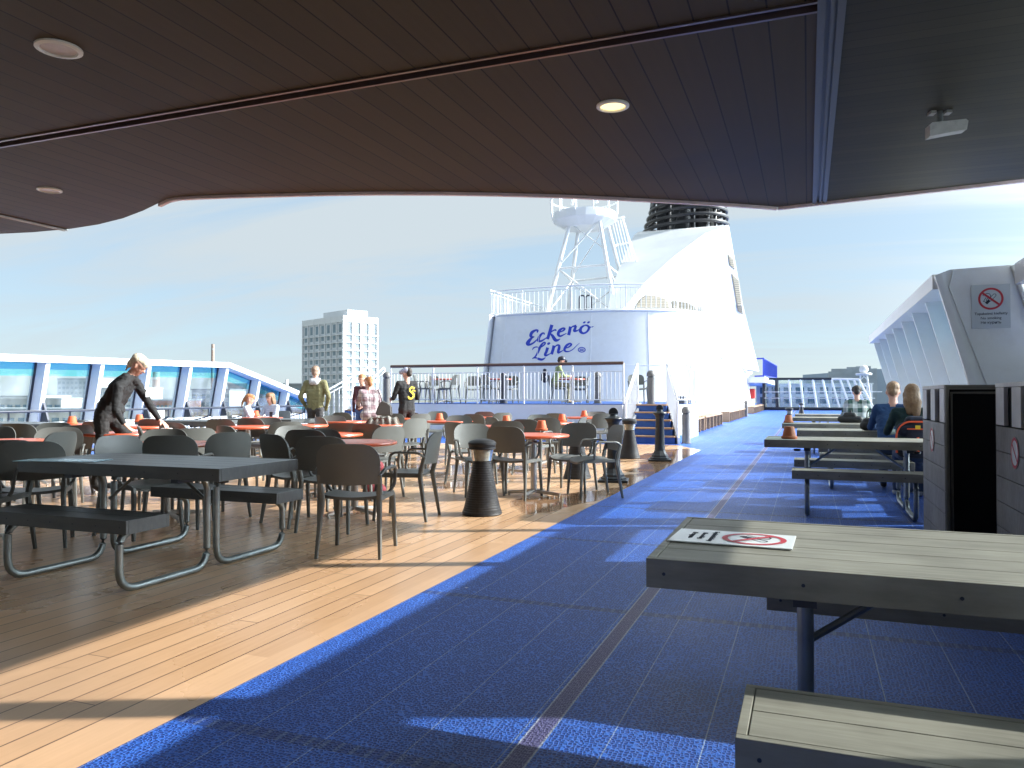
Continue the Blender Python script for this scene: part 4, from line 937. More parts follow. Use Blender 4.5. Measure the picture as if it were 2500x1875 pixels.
for r_ in range(9):
    z = HT - 5.9 - r_*fh + (0 if r_ else 0); h = 2.1 if r_ else 3.2
    if r_ == 0: z = HT - 6.2
    for k in range(nl - 0):
        if r_ * 11 + k > 200: break
        bm = B(); u = WLn*(k + .5)/nl; tbox(bm, u - 1.3, -.06, z, u + 1.0, -.02, z + h); obj('window', bm, winm, tw)
    for k in range(nr):
        bm = B(); v = WRn*(k + .5)/nr; tbox(bm, -.06, v - .1, z, -.02, v + 1.35, z + h); obj('window', bm, winm, tw)

def low_block(name, label, cat, px0, px1, pyt, d, depth, m, mw, floors=3, roofm=None, base=-21, nwin=8):
    a = at(px0, d); c = at(px1, d); w = (c - a).length; ax = (c - a).normalized(); ay = Vector((-ax.y, ax.x, 0)); z1 = 1.2 + (966 - pyt)/F*d
    t = thing(name, label, cat, (a.x, a.y, base)); Mx = Matrix(((ax.x, ay.x, 0), (ax.y, ay.y, 0), (0, 0, 1))).to_4x4(); H = z1 - base
    def bb_(bm, p, q): tt = bmesh.new(); box(tt, p, q); tt.transform(Mx); bmesh.ops.recalc_face_normals(tt, faces=tt.faces[:]); merge(bm, tt)
    bm = B(); bb_(bm, (0, 0, 0), (w, depth, H)); obj('wall', bm, m, t)
    bm = B(); bb_(bm, (-.4, -.4, H), (w + .4, depth + .4, H + .5)); obj('roof', bm, roofm or m, t)
    fh_ = min(3.4, (H - 1)/floors); nw = min(nwin, 20)
    for f in range(floors):
        z = H - 1.0 - (f + 1)*fh_ + .9
        if z < .2: break
        for k in range(nw):
            u = w*(k + .5)/nw; ww = w/nw*.33; bm = B(); bb_(bm, (u - ww, -.06, z), (u + ww, -.01, z + fh_*.5)); obj('window', bm, mw, t)
    return t
bA = mk('facade_pale', (.36, .37, .36), .85, var=.12, scale=.2); bBm = mk('facade_grey', (.30, .33, .35), .85, var=.12, scale=.2); bC = mk('facade_brick', (.36, .20, .15), .85, var=.15, scale=.2); bD = mk('facade_dark', (.14, .16, .17), .8, var=.15, scale=.2)
low_block('terminal_building', 'long white terminal building seen through the leftmost glass panes', 'building', -120, 150, 975, 260, 24, bA, winm, 3, None, -21, 14)
low_block('warehouse', 'flat pale warehouse roof behind the leftmost windbreak pane', 'building', -60, 70, 968, 420, 40, bBm, winm, 2, bA, -21, 8)
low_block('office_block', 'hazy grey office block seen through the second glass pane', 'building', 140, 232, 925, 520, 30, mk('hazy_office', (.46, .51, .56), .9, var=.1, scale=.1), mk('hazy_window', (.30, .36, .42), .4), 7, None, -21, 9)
low_block('brick_block', 'low brick red building seen through the fourth glass pane', 'building', 352, 440, 978, 300, 20, bC, winm, 3, bBm, -21, 9)
low_block('office_block', 'dark grey office block behind the fifth and sixth glass panes', 'building', 468, 560, 952, 330, 24, bBm, winm, 5, bD, -21, 8)
low_block('office_block', 'dark flat roofed block behind the drooping end of the windbreak', 'building', 556, 745, 938, 360, 24, bD, winm, 5, bBm, -21, 14)
low_block('office_block', 'pale block beside the woman in black, seen through glass', 'building', 236, 350, 948, 400, 22, bA, winm, 5, None, -21, 8)
low_block('quay_shed', 'long low quay shed below the skyline on the left', 'building', -150, 340, 1002, 190, 14, mk('shed_wall', (.42, .40, .36), .85, var=.2, scale=.2), winm, 2, bBm, -21, 18)
low_block('quay_shed', 'low brown quay shed below the office blocks', 'building', 340, 760, 1000, 210, 14, mk('shed_brown', (.33, .25, .20), .85, var=.2, scale=.2), winm, 2, bBm, -21, 16)
def chimney(px, pyt, d, r, label):
    p = at(px, d); H = 1.2 + (966 - pyt)/F*d; t = thing('chimney_stack', label, 'chimney', (p.x, p.y, -21))
    bm = B(); lathe(bm, [(r*1.3, 0), (r, H + 21)], 16); obj('shaft', bm, mk('brick_stack', (.30, .22, .19), .9, var=.1), t, True)
    bm = B(); lathe(bm, [(r*1.12, H + 15.5), (r*1.12, H + 17)], 16); obj('collar', bm, bA, t)
chimney(519, 840, 700, 1.35, 'slim brown chimney above the windbreak top')
chimney(381, 908, 560, 2.3, 'thicker brown chimney seen through the glass beside the woman in black')
bm = B(); tube(bm, [at(700, 230, -20), at(700, 230, 6)], .5, 6)
tag(obj('light_pole', bm, conc), 'thin white pole rising behind the drooping windbreak end', 'pole')
# ================================================================= FURNITURE
def rplate(bm, w, y0, y1, zf, th, rad, nx=8, ny=8):
    """seat shell: rounded rectangle w wide from y0 to y1 with height field zf(x,y)"""
    def P(u, v, off):
        y = y0 + (y1 - y0)*v; dy = min(y - y0, y1 - y); hw = w/2
        if dy < rad: hw = w/2 - rad + math.sqrt(max(0, rad*rad - (rad - dy)**2))
        x = u*hw; return (x, y, zf(x, y) + off)
    vs = [0, .02, .06, .13, .25, .4, .6, .75, .87, .94, .98, 1]
    T = [[bm.verts.new(P(-1 + 2*i/nx, v, 0)) for i in range(nx+1)] for v in vs]; U = [[bm.verts.new(P(-1 + 2*i/nx, v, -th)) for i in range(nx+1)] for v in vs]
    m = len(vs) - 1
    for a in range(m):
        for i in range(nx):
            bm.faces.new((T[a][i], T[a][i+1], T[a+1][i+1], T[a+1][i])); bm.faces.new((U[a][i], U[a+1][i], U[a+1][i+1], U[a][i+1]))
        bm.faces.new((T[a][0], T[a+1][0], U[a+1][0], U[a][0])); bm.faces.new((T[a][nx], U[a][nx], U[a+1][nx], T[a+1][nx]))
    for i in range(nx):
        bm.faces.new((T[0][i], U[0][i], U[0][i+1], T[0][i+1])); bm.faces.new((T[m][i], T[m][i+1], U[m][i+1], U[m][i]))
def chair0():
    t = thing('armchair', 'x', 'chair', (0, 0, 0), 0, 'dark grey plastic armchairs on the open deck')
    bm = B(); rplate(bm, .47, -.21, .235, lambda x, y: .462 - .018*math.cos(min(1, abs(x)/.23)*1.57)*1.0 - (.03*((y-.12)/.115)**2 if y > .12 else 0) , .022, .09); obj('seat', bm, chair_m, t, True, 50)
    # backrest: curved panel with round top corners
    bm = B(); zb, zt, hw, rad = .555, .838, .243, .115; ny = [0, .1, .3, .5, .62, .74, .84, .92, .97, 1]; nx = 12
    def P(u, v, off):
        z = zb + (zt - zb)*v; dz = zt - z; h = hw - .012*(1 - v)
        if dz < rad: h = h - rad + math.sqrt(max(0, rad*rad - (rad - dz)**2))
        if v < .1: h -= .0
        x = u*h; return (x, -.222 - .075*(z - .45)/.38 - .045*(1 - (x/hw)**2) + off, z + .012*(1 - (x/hw)**2)*(1 if v > .5 else -1.0 if v == 0 else 0))
    T = [[bm.verts.new(P(-1 + 2*i/nx, v, 0)) for i in range(nx+1)] for v in ny]; U = [[bm.verts.new(P(-1 + 2*i/nx, v, -.014)) for i in range(nx+1)] for v in ny]; m = len(ny) - 1
    for a in range(m):
        for i in range(nx):
            bm.faces.new((T[a][i], T[a][i+1], T[a+1][i+1], T[a+1][i])); bm.faces.new((U[a][i], U[a+1][i], U[a+1][i+1], U[a][i+1]))
        bm.faces.new((T[a][0], T[a+1][0], U[a+1][0], U[a][0])); bm.faces.new((T[a][nx], U[a][nx], U[a+1][nx], T[a+1][nx]))
    for i in range(nx):
        bm.faces.new((T[0][i], U[0][i], U[0][i+1], T[0][i+1])); bm.faces.new((T[m][i], T[m][i+1], U[m][i+1], U[m][i]))
    obj('backrest', bm, chair_m, t, True, 50)
    H = Vector((0, 1, 0))
    for s in (-1, 1):
        bm = B(); tube(bm, arc_pts([(s*.226, -.262, .62), (s*.222, -.235, .52), (s*.214, -.215, .43), (s*.238, -.285, .0)], .08), [1.0, 1, 1, 1.15, 1.2, 1.2, 1.2, 1.1, 1.1, 1.1, 1.1, 1.1, 1.1, .72][:14], sect=(.034, .038), hint=H); obj('leg', bm, chair_m, t, True, 40)
        bm = B(); tube(bm, arc_pts([(s*.205, .10, .435), (s*.218, .205, .435), (s*.238, .235, .0)], .035), [1]*7 + [.75], sect=(.035, .038), hint=Vector((1, 0, 0))); obj('leg', bm, chair_m, t, True, 40)
        bm = B(); tube(bm, arc_pts([(s*.228, -.262, .615), (s*.258, -.21, .658), (s*.278, .06, .662), (s*.262, .075, .50), (s*.215, .05, .445)], .07), 1, sect=(.026, .020), hint=Vector((.3, 0, 1))); obj('armrest', bm, chair_m, t, True, 40)
        bm = B(); tube(bm, [(s*.222, -.2, .438), (s*.226, .19, .435)], 1, sect=(.020, .036)); obj('side_rail', bm, chair_m, t)
    return t
CH0 = chair0(); used = [0]
def place_chair(px, py, yaw, label, grp=None, z0=0.0, d=None):
    """px,py: picture point of the backrest's top centre; yaw: facing, 0 = away from camera, + = to the right"""
    B_ = onz(px, py, .84 + z0) if d is None else at(px, d, z0); rz = YAW - R(yaw); fw = Vector((-math.sin(rz), math.cos(rz), 0))
    loc = Vector((B_.x, B_.y, z0)) + fw*.34
    if not used[0]:
        used[0] = 1; CH0.location = loc; CH0.rotation_euler = (0, 0, rz); CH0['label'] = label; 
        if grp: CH0['group'] = grp
        return CH0
    return dup(CH0, loc, rz, label, grp)

def table0():
    t = thing('round_table', 'x', 'table', (0, 0, 0), 0, 'round orange bistro tables')
    bm = B(); lathe(bm, [(.395, .705), (.418, .712), (.425, .724), (.420, .738), (.405, .742)], 44); obj('table_top', bm, orange, t, True, 30)
    bm = B(); lathe(bm, [(.11, .695), (.11, .704)], 20); obj('top_plate', bm, black, t)
    bm = B(); lathe(bm, [(.038, .06), (.038, .694)], 20, cap=False); lathe(bm, [(.05, .055), (.05, .075)], 20); obj('pole', bm, steel, t, True, 40)
    for k in range(4):
        a = math.pi/4 + k*math.pi/2 + .25; c, s = math.cos(a), math.sin(a)
        bm = B(); tube(bm, [(c*.03, s*.03, .07), (c*.33, s*.33, .04)], [1, .8], sect=(.045, .04)); tube(bm, [(c*.315, s*.315, .03), (c*.315, s*.315, .004)], .014, 8); obj('foot', bm, steel, t)
    return t
TB0 = table0(); tused = [0]; TABLES = []
def place_table(px, py, label, rz=0.0, z0=0.0, loc=None):
    p = onz(px, py, .742 + z0) if loc is None else Vector(loc); loc = Vector((p.x, p.y, z0)); TABLES.append(loc)
    if not tused[0]:
        tused[0] = 1; TB0.location = loc; TB0.rotation_euler = (0, 0, rz); TB0['label'] = label; return TB0
    return dup(TB0, loc, rz, label)
def pot0():
    bm = B(); lathe(bm, [(.078, 0), (.082, .006), (.080, .026), (.070, .030), (.050, .125), (.046, .130), (.018, .130)], 24); return obj('clay_pot', bm, terra_b, None, True, 40)
POT = pot0(); pused = [0]
def place_pot(px, py, z, label, m=None):
    """px,py: picture point of the pot's base centre, z: surface height"""
    p = onz(px, py, z); 
    if not pused[0]: o = POT; pused[0] = 1
    else: o = POT.copy(); COL.objects.link(o)
    if m: o.data = POT.data.copy(); o.data.materials.clear(); o.data.materials.append(m)
    o.location = (p.x, p.y, z + .001); tag(o, label, 'plant pot', 'upturned clay pots used as ashtrays'); o.rotation_euler = (0, 0, random.random()*6); return o

# ---- round tables (picture point of the top's centre)
T = [
 (1303, 1060, 'orange round table with an upturned clay pot, beside the front ribbed ash bin', .5),
 (866, 1077, 'orange round table behind the nearest dark chair', .2),
 (408, 1081, 'orange round table the woman in black stands behind', .1),
 (-95, 1106, 'orange round table cut off by the left picture edge', .3),
 (5, 1075, 'pale sunlit round table near the left edge behind the picnic table', .8),
 (294, 1056, 'round table just left of the woman in black', .4),
 (440, 1055, 'round table right behind the table the woman in black wipes', .6),
 (606, 1040, 'orange round table below the two seated children', .2),
 (735, 1037, 'orange round table below the man in the green jacket', .9),
 (842, 1028, 'orange round table left of the seated plaid shirt woman', .1),
 (800, 1058, 'orange round table between the middle dark chairs, partly hidden', .5),
 (930, 1036, 'round table beside the draped pale jacket', .3),
 (1098, 1027, 'pale sunlit round table with a pot, in front of the platform', .0),
 (1198, 1018, 'orange round table close to the platform wall without pot', .4),
 (1236, 1039, 'orange round table with a pot behind the chairs of the front right table', .7),
 (1338, 1031, 'orange round table with a pot right of centre, behind the grey chair', .2),
 (1424, 1018, 'orange round table with a pot nearest the blue steps', .5),
 (982, 1020, 'round table beside the man in the cap', .5),
 (95, 1049, 'pale round table in front of the left windbreak', .2),
 (352, 1040, 'round table with a pot behind the woman in black', .6),
 (640, 1019, 'round table with a pot between the two seated children', .1),
 (176, 1036, 'round table with a pot next to the windbreak at the left', .3),
]
for x, y, lb, rz in T: place_table(x, y, lb, rz)
place_pot(1322, 1051, .742, 'orange clay pot on the front right round table')
place_pot(1372, 1029, .742, 'orange clay pot on the table behind the front right one')
place_pot(1426, 1017, .742, 'orange clay pot on the table nearest the blue steps')
place_pot(1236, 1034, .742, 'orange clay pot peeping over a chair back, right of centre')
place_pot(1073, 1026, .742, 'orange clay pot on the pale sunlit table before the platform')
place_pot(176, 1036, .742, 'orange clay pot on the left table by the windbreak')
place_pot(340, 1030, .742, 'orange clay pot behind the hands of the woman in black')
place_pot(625, 1017, .742, 'orange clay pot on the table between the two children')

# ---- armchairs on the open deck
chairs = [
 (845, 1087, 4, 'nearest armchair, seen from behind, right of the left picnic table'),
 (780, 1068, 8, 'dark armchair directly behind the nearest one, slightly left'),
 (1071, 1056, -80, 'armchair turned sideways to the left, beside the front ribbed ash bin'),
 (1230, 1043, 24, 'armchair with dark back at the front right orange table, left side'),
 (1416, 1034, -158, 'armchair facing the camera at the right of the front orange table'),
 (1512, 1039, -104, 'armchair in profile with its leg on the blue deck, beside the iron bollard'),
 (411, 1065, -6, 'armchair with half shaded back right behind the left picnic table'),
 (567, 1060, -50, 'pale sunlit armchair back behind the picnic table, angled left'),
 (655, 1065, 42, 'black armchair back angled right behind the picnic table corner'),
 (741, 1052, 12, 'dark armchair behind the middle dark ones, left of the table'),
 (838, 1053, 168, 'armchair facing the camera with shadowed inner back at the middle table'),
 (955, 1042, -48, 'pale lit armchair back right of the middle orange table'),
 (895, 1036, 18, 'dark armchair back in front of the draped jacket'),
 (838, 1035, 4, 'armchair with low dark back left of the draped jacket'),
 (404, 1049, 172, 'armchair facing the camera across the table the woman in black wipes'),
 (477, 1046, -32, 'pale armchair back right of the wiped table'),
 (545, 1041, 42, 'dark armchair angled right between two pale ones, left of centre'),
 (535, 1024, 6, 'brown looking armchair back below the seated children'),
 (608, 1022, 12, 'dark upright armchair back in front of the child in the hoodie'),
 (650, 1021, 176, 'armchair facing the camera in front of the second child'),
 (700, 1031, -24, 'pale armchair back left of the man in green jacket'),
 (718, 1041, 150, 'sunlit armchair with curved inner back, left of the middle group'),
 (778, 1019, 52, 'dark armchair half turned under the man in green jacket'),
 (813, 1016, 172, 'sunlit armchair facing the camera near the stair foot'),
 (832, 1008, 20, 'small dark armchair near the foot of the left stair rail'),
 (38, 1037, 0, 'grey armchair back near the left edge by the windbreak'),
 (-8, 1043, 176, 'armchair cut off by the left edge, facing the camera'),
 (20, 1075, 176, 'low armchair facing the camera at the far left table'),
 (72, 1083, -24, 'armchair behind the left end of the picnic table, seen from behind'),
 (146, 1045, 158, 'dark armchair with pale rim left of the woman in black'),
 (158, 1056, -84, 'armchair seen edge on, left of the woman in black'),
 (136, 1034, 174, 'sunlit armchair behind the edge on one'),
 (188, 1038, -62, 'sunlit armchair with armrest loop showing, before the windbreak'),
 (233, 1030, 4, 'dark armchair half hidden by the skirted woman at her left'),
 (285, 1063, 118, 'armchair turned right in front of the woman in black'),
 (337, 1043, 64, 'dark armchair below the left hand of the woman in black'),
 (366, 1024, 10, 'armchair back behind the pot at the woman in black'),
 (416, 1033, 20, 'small dark armchair right of her outstretched hand'),
 (965, 1010, 2, 'grey armchair back left of the man in the cap'),
 (1000, 1008, 4, 'dark armchair back in front of the man in the cap'),
 (1030, 1011, -40, 'pale armchair back right of the man in the cap'),
 (1068, 1005, 178, 'grey armchair behind the pot at the platform wall'),
 (1018, 1023, -46, 'pale slim armchair back in the middle, angled left'),
 (1105, 1032, 48, 'armchair with dark convex back beside a sunlit one'),
 (1150, 1036, 160, 'sunlit armchair facing the camera behind the ribbed ash bin'),
 (1121, 1015, 176, 'armchair with low arc back behind the pale table'),
 (1153, 1012, 20, 'dark armchair right of the pale table'),
 (1182, 1006, 2, 'dark armchair back against the platform wall, centre'),
 (1197, 1019, 62, 'narrow dark armchair half turned, centre right'),
 (1222, 1008, -30, 'armchair with a sunlit curl, centre right near platform'),
 (1238, 1029, 2, 'grey armchair back with the pot above it'),
 (1280, 1025, 28, 'bluish dark armchair back between two grey ones'),
 (1333, 1021, 2, 'wide grey armchair back behind the front right table'),
 (1317, 1013, 176, 'armchair arc showing over the wide grey back'),
 (1355, 1010, 24, 'dark armchair behind the second clay pot'),
 (1425, 1006, 178, 'armchair facing the camera at the table nearest the steps'),
 (1428, 1019, -70, 'small sunlit armchair edge in front of the table nearest the steps'),
 (1474, 1010, -22, 'pale armchair back left of the iron bollard'),
]
PLACED = [place_chair(x, y, yw, lb) for x, y, yw, lb in chairs]
# keep seats apart
def settle():
    for it in range(60):
        mv = False
        for i in range(len(PLACED)):
            for j in range(i + 1, len(PLACED)):
                a, c = PLACED[i], PLACED[j]; d = a.location - c.location; L = d.length
                if L < .50:
                    if L < 1e-3: d = FLAT*.01
                    depth = FLAT if a.location.dot(FLAT) > c.location.dot(FLAT) else -FLAT
                    k = (.50 - L)*.5; sc = lambda o, s: setattr(o, 'location', EYE*0 + Vector((o.location.x*s, o.location.y*s, o.location.z)))
                    # slide along the line of sight so both keep their place in the view
                    da, dc = a.location.length, c.location.length
                    s = 1 if da >= dc else -1
                    if i >= 6: sc(a, 1 + s*k/da)
                    if j >= 6: sc(c, 1 - s*k/dc)
                    mv = True
        for i, a in enumerate(PLACED):
            for t_ in TABLES:
                d = (a.location - t_); d.z = 0; L = d.length
                if L < .36 and i >= 6:
                    d = d.normalized() if L > 1e-3 else FLAT; a.location = a.location + d*(.37 - L); mv = True
        if not mv: break
settle()

# ---- platform furniture
for x, y, lb in ((1215, 924, 'round table on the platform, second from the right'), (1085, 926, 'round table on the platform, left of the black post'), (1395, 924, 'round table on the platform in front of the seated man')):
    p = at(x, 23.4, ZP); t_ = place_table(0, 0, lb, .4, ZP, loc=(p.x, p.y, ZP))
for x, yw, d, lb in ((1012, 100, 23.2, 'leftmost armchair on the platform'), (1055, 160, 24.2, 'armchair on the platform facing the rail, left part'), (1118, -60, 22.8, 'armchair on the platform, dark, left of the pale one'), (1156, 178, 24.4, 'pale lit armchair on the platform, centre'), (1250, 200, 24.2, 'armchair on the platform beside the black post'), (1180, 60, 22.8, 'armchair on the platform under the middle table'), (1440, -80, 24.0, 'armchair on the platform facing the seated man'), (1418, 190, 24.8, 'armchair on the platform behind the right table'), (1552, 178, 22.6, 'armchair on the platform at the head of the blue steps')):
    place_chair(x, 0, yw, lb, 'armchairs on the raised platform', ZP, d)
place_chair(1338, 0, 84, 'armchair the seated man in the green shirt sits on', 'armchairs on the raised platform', ZP, 23.3)

# ---- picnic tables
def picnic(name_label, X0, Yc, L=1.9, top=plank_l, zt=.74, zb=.465):
    t = thing('picnic_table', name_label, 'picnic table', (X0 + L/2, Yc, 0), 0, 'grey picnic tables with attached benches')
    h = L/2; W = .40
    def top_mesh(nm, y0, y1, z, hx, n, th):
        bm = B(); w = (y1 - y0 - .044)/n
        for k in range(n): box(bm, (-hx + .026, y0 + .022 + k*w + .002, z - .028), (hx - .026, y0 + .022 + (k+1)*w - .002, z - .001), .0015)
        for a, c in (((-hx, y0, z - th), (hx, y0 + .02, z)), ((-hx, y1 - .02, z - th), (hx, y1, z))): box(bm, a, c, .002)
        for a, c in (((-hx, y0 + .021, z - th), (-hx + .023, y1 - .021, z)), ((hx - .023, y0 + .021, z - th), (hx, y1 - .021, z))): box(bm, a, c, .002)
        box(bm, (-hx + .03, y0 + .03, z - .034), (hx - .03, y1 - .03, z - .029))
        for x in np.linspace(-hx + .05, hx - .05, 7):
            for y, s in ((y0, -1), (y1, 1)):
                tube(bm, [(x, y - s*.002, z - th*.5), (x, y + s*.0015, z - th*.5)], .005, 10, mat=1)
        return obj(nm, bm, [top, darkmetal], t)
    top_mesh('table_top', -W, W, zt, h, 5, .082)
    for s in (-1, 1):
        a, c = sorted((s*.52, s*.85)); top_mesh('bench_seat', a, c, zb, h - .28, 2, .082)
    for x in (-h + .42, h - .42):
        for s in (-1, 1):
            bm = B(); tube(bm, arc_pts([(x, s*.10, zt - .084), (x, s*.045, zt - .15), (x, s*.045, .025), (x, s*.77, .025), (x, s*.77, zb - .13), (x, s*.69, zb - .084)], .13, 6), .024, 12); obj('leg', bm, galv, t, True, 60)
        bm = B(); sx = -1 if x < 0 else 1
        tube(bm, [(x - sx*.01, 0, zt - .30), (x - sx*.30, 0, zt - .09)], .012, 8); obj('brace', bm, galv, t)
        bm = B(); box(bm, (x - .03, -.34, zt - .115), (x + .03, .34, zt - .084)); obj('cross_bar', bm, darkmetal, t)
        bm = B(); lathe(bm, [(.035, zt - .14), (.035, zt - .116)], 14, c=(x - sx*-.10, 0, 0)); obj('rubber_stop', bm, black, t)
    return t
picnic('weathered picnic table in the right foreground with a sign lying on it', -.43, 2.58, 2.3)
picnic('dark picnic table in the left foreground on the timber deck', -5.25, 4.26, 1.80, plank_d)
picnic('second picnic table on the right with a clay pot, beside the bin cabinets', -.43, 8.92, 1.80)
picnic('third picnic table on the right with a clay pot', -.40, 13.9, 1.95)
picnic('picnic table between the second and third on the right, under the black bag', -.14, 11.35, 1.75)
picnic('fourth picnic table on the right where the plaid shirt man sits', -.30, 17.7, 1.95)
picnic('fifth and farthest picnic table on the right', -.30, 20.6, 1.95)
for i, (px, py, L_) in enumerate(((455, 1026, 1.7), (655, 1022, 1.7), (60, 1032, 1.8))):
    p = onz(px, py, .74); picnic(('grey picnic table by the windbreak right of the woman in black', 'grey picnic table by the windbreak behind the children', 'grey picnic table by the windbreak at the far left')[i], p.x - L_/2, p.y, L_, plank_d)
place_pot(1927, 1071, .7405, 'brown clay pot on the second right picnic table', terra)
place_pot(1925, 1032, .7405, 'brown clay pot on the third right picnic table', terra)
# sign lying on the near table
t = thing('no_smoking_sign', 'white sign with red ring lying on the near right picnic table', 'sign')
smoking_sign(t, .232, .37, signw, .065, .098, [('Tupakointi kielletty', .0225), ('No smoking', .0225), ('Не курить', .0225)], (.034, .033))
c_ = sum((onz(x, y, .7455) for x, y in ((1659, 1282), (1953, 1305), (1942, 1349), (1621, 1323))), Vector())/4
t.location = (c_.x, c_.y, .7455); t.rotation_euler = (0, 0, R(-90) - R(2))
t = thing('laminated_sheet', 'pale blue printed sheet lying on the left picnic table', 'sheet')
bm = B(); box(bm, (-.30, -.11, 0), (.30, .11, .003), .001); obj('sheet', bm, mk('sheet_blue', (.35, .58, .68), .25, var=.35, scale=9), t)
p = onz(155, 1124, .7415); t.location = (p.x, p.y, .7415); t.rotation_euler = (0, 0, R(16))

# ---- ash bins, bollards
def ash_bin(loc, label, s=1.0):
    t = thing('ash_bin', label, 'ash bin', loc, 0, 'black ribbed cone ash bins')
    prof = [(.195, 0), (.203, .012)]; n = 22
    for k in range(n):
        z = .02 + k*.515/n; f = k/n; r = .200 - .108*(f**.8); prof += [(r, z), (r - .001, z + .014), (r - .0045, z + .017), (r - .0045, z + .020)]
    prof += [(.098, .54)]
    bm = B(); lathe(bm, prof, 40); obj('ribbed_body', bm, black, t, True, 25)
    bm = B(); lathe(bm, [(.098, .541), (.102, .56), (.120, .652)], 32, cap=False); obj('clear_collar', bm, clear, t, True)
    bm = B(); lathe(bm, [(.088, .541), (.106, .652)], 20); obj('inner_tube', bm, mk('ash_inner', (.46, .43, .36), .7, var=.4, scale=30), t, True, 30)
    bm = B(); lathe(bm, [(.128, .653), (.138, .66), (.138, .675), (.132, .678), (.136, .684), (.138, .70), (.142, .704), (.142, .722), (.12, .742), (.07, .757), (.0001, .762)], 36, cap=False); obj('lid', bm, black, t, True, 30)
    return t
def gp0(px, py): p = onz(px, py, 0); return (p.x, p.y, 0.004 if p.x < -2.2 else 0)
ash_bin(gp0(1177, 1256), 'front black ribbed ash bin standing alone on the timber deck')
b1 = ash_bin(gp0(1409, 1168), 'black ribbed ash bin hidden behind the chair facing the camera')
ash_bin(gp0(1537, 1119), 'black ribbed ash bin in front of the blue steps')
ash_bin(gp0(1927, 1046), 'black ribbed ash bin far along the blue deck behind the picnic tables')
ash_bin(at(1956, 45, 0), 'small distant ribbed ash bin by the green glass')
ash_bin(gp0(188, 1130), 'ribbed ash bin under the sunlit chair at the far left')
def iron(loc, label):
    t = thing('iron_bollard', label, 'bollard', loc, R(10), 'black cast iron bollards')
    bm = B(); box(bm, (-.205, -.205, 0), (.205, .205, .035), .01); lathe(bm, [(.175, .035), (.178, .055), (.15, .075), (.148, .10), (.125, .125), (.10, .175), (.088, .22)], 8, cap=False); obj('base', bm, castiron, t, False)
    bm = B(); lathe(bm, [(.094, .20), (.092, .26), (.074, .78), (.078, .79), (.085, .805)], 24, cap=False); obj('shaft', bm, castiron, t, True)
    bm = B(); lathe(bm, [(.084, .80), (.09, .83), (.125, .868), (.13, .876), (.125, .886), (.10, .892), (.055, .912), (.05, .93), (.052, .945), (.0001, .948)], 24); obj('capital', bm, castiron, t, True, 30)
    bm = B(); n = 16; tube(bm, [(.032*math.cos(2*math.pi*i/n), 0, .965 + .03*math.sin(2*math.pi*i/n)) for i in range(n)], 1, sect=(.07, .022), closed=True, hint=Vector((0, 1, 0))); obj('ring_head', bm, castiron, t)
    return t
iron(gp0(1498, 1176), 'black cast iron bollard half hidden by the profile armchair')
iron(gp0(1611, 1125), 'black cast iron bollard standing alone near the blue steps')
def dome(loc, label, m=greypost, h=.93):
    t = thing('dome_bollard', label, 'bollard', loc, 0, 'grey dome topped bollards')
    bm = B(); lathe(bm, [(.13, 0), (.13, .015), (.103, .02), (.103, h - .20)], 24); obj('shaft', bm, m, t, True, 40)
    bm = B(); lathe(bm, [(.080, h - .20), (.080, h - .165)], 20, cap=False); obj('slot', bm, darkmetal, t)
    bm = B(); lathe(bm, [(.112, h - .17), (.116, h - .15), (.112, h - .09), (.09, h - .04), (.05, h - .008), (.0001, h)], 24); obj('hood', bm, m, t, True, 50)
    return t
dome(gp0(1675, 1083), 'grey dome topped bollard at the end of the wooden benches')
dome(at(1589, 21.2, ZP), 'grey dome topped bollard on the platform at the top of the steps')
dome(at(1459, 22.6, ZP), 'grey dome topped bollard on the platform behind the railing, right')
dome(at(944, 22.6, ZP), 'grey dome topped bollard at the left end of the platform')
dome(at(1229, 22.6, ZP), 'dark post between the tables on the platform', darkmetal, .93)
dome(at(1821, 44, 0), 'small dome bollard beside the fire hose cabinet')

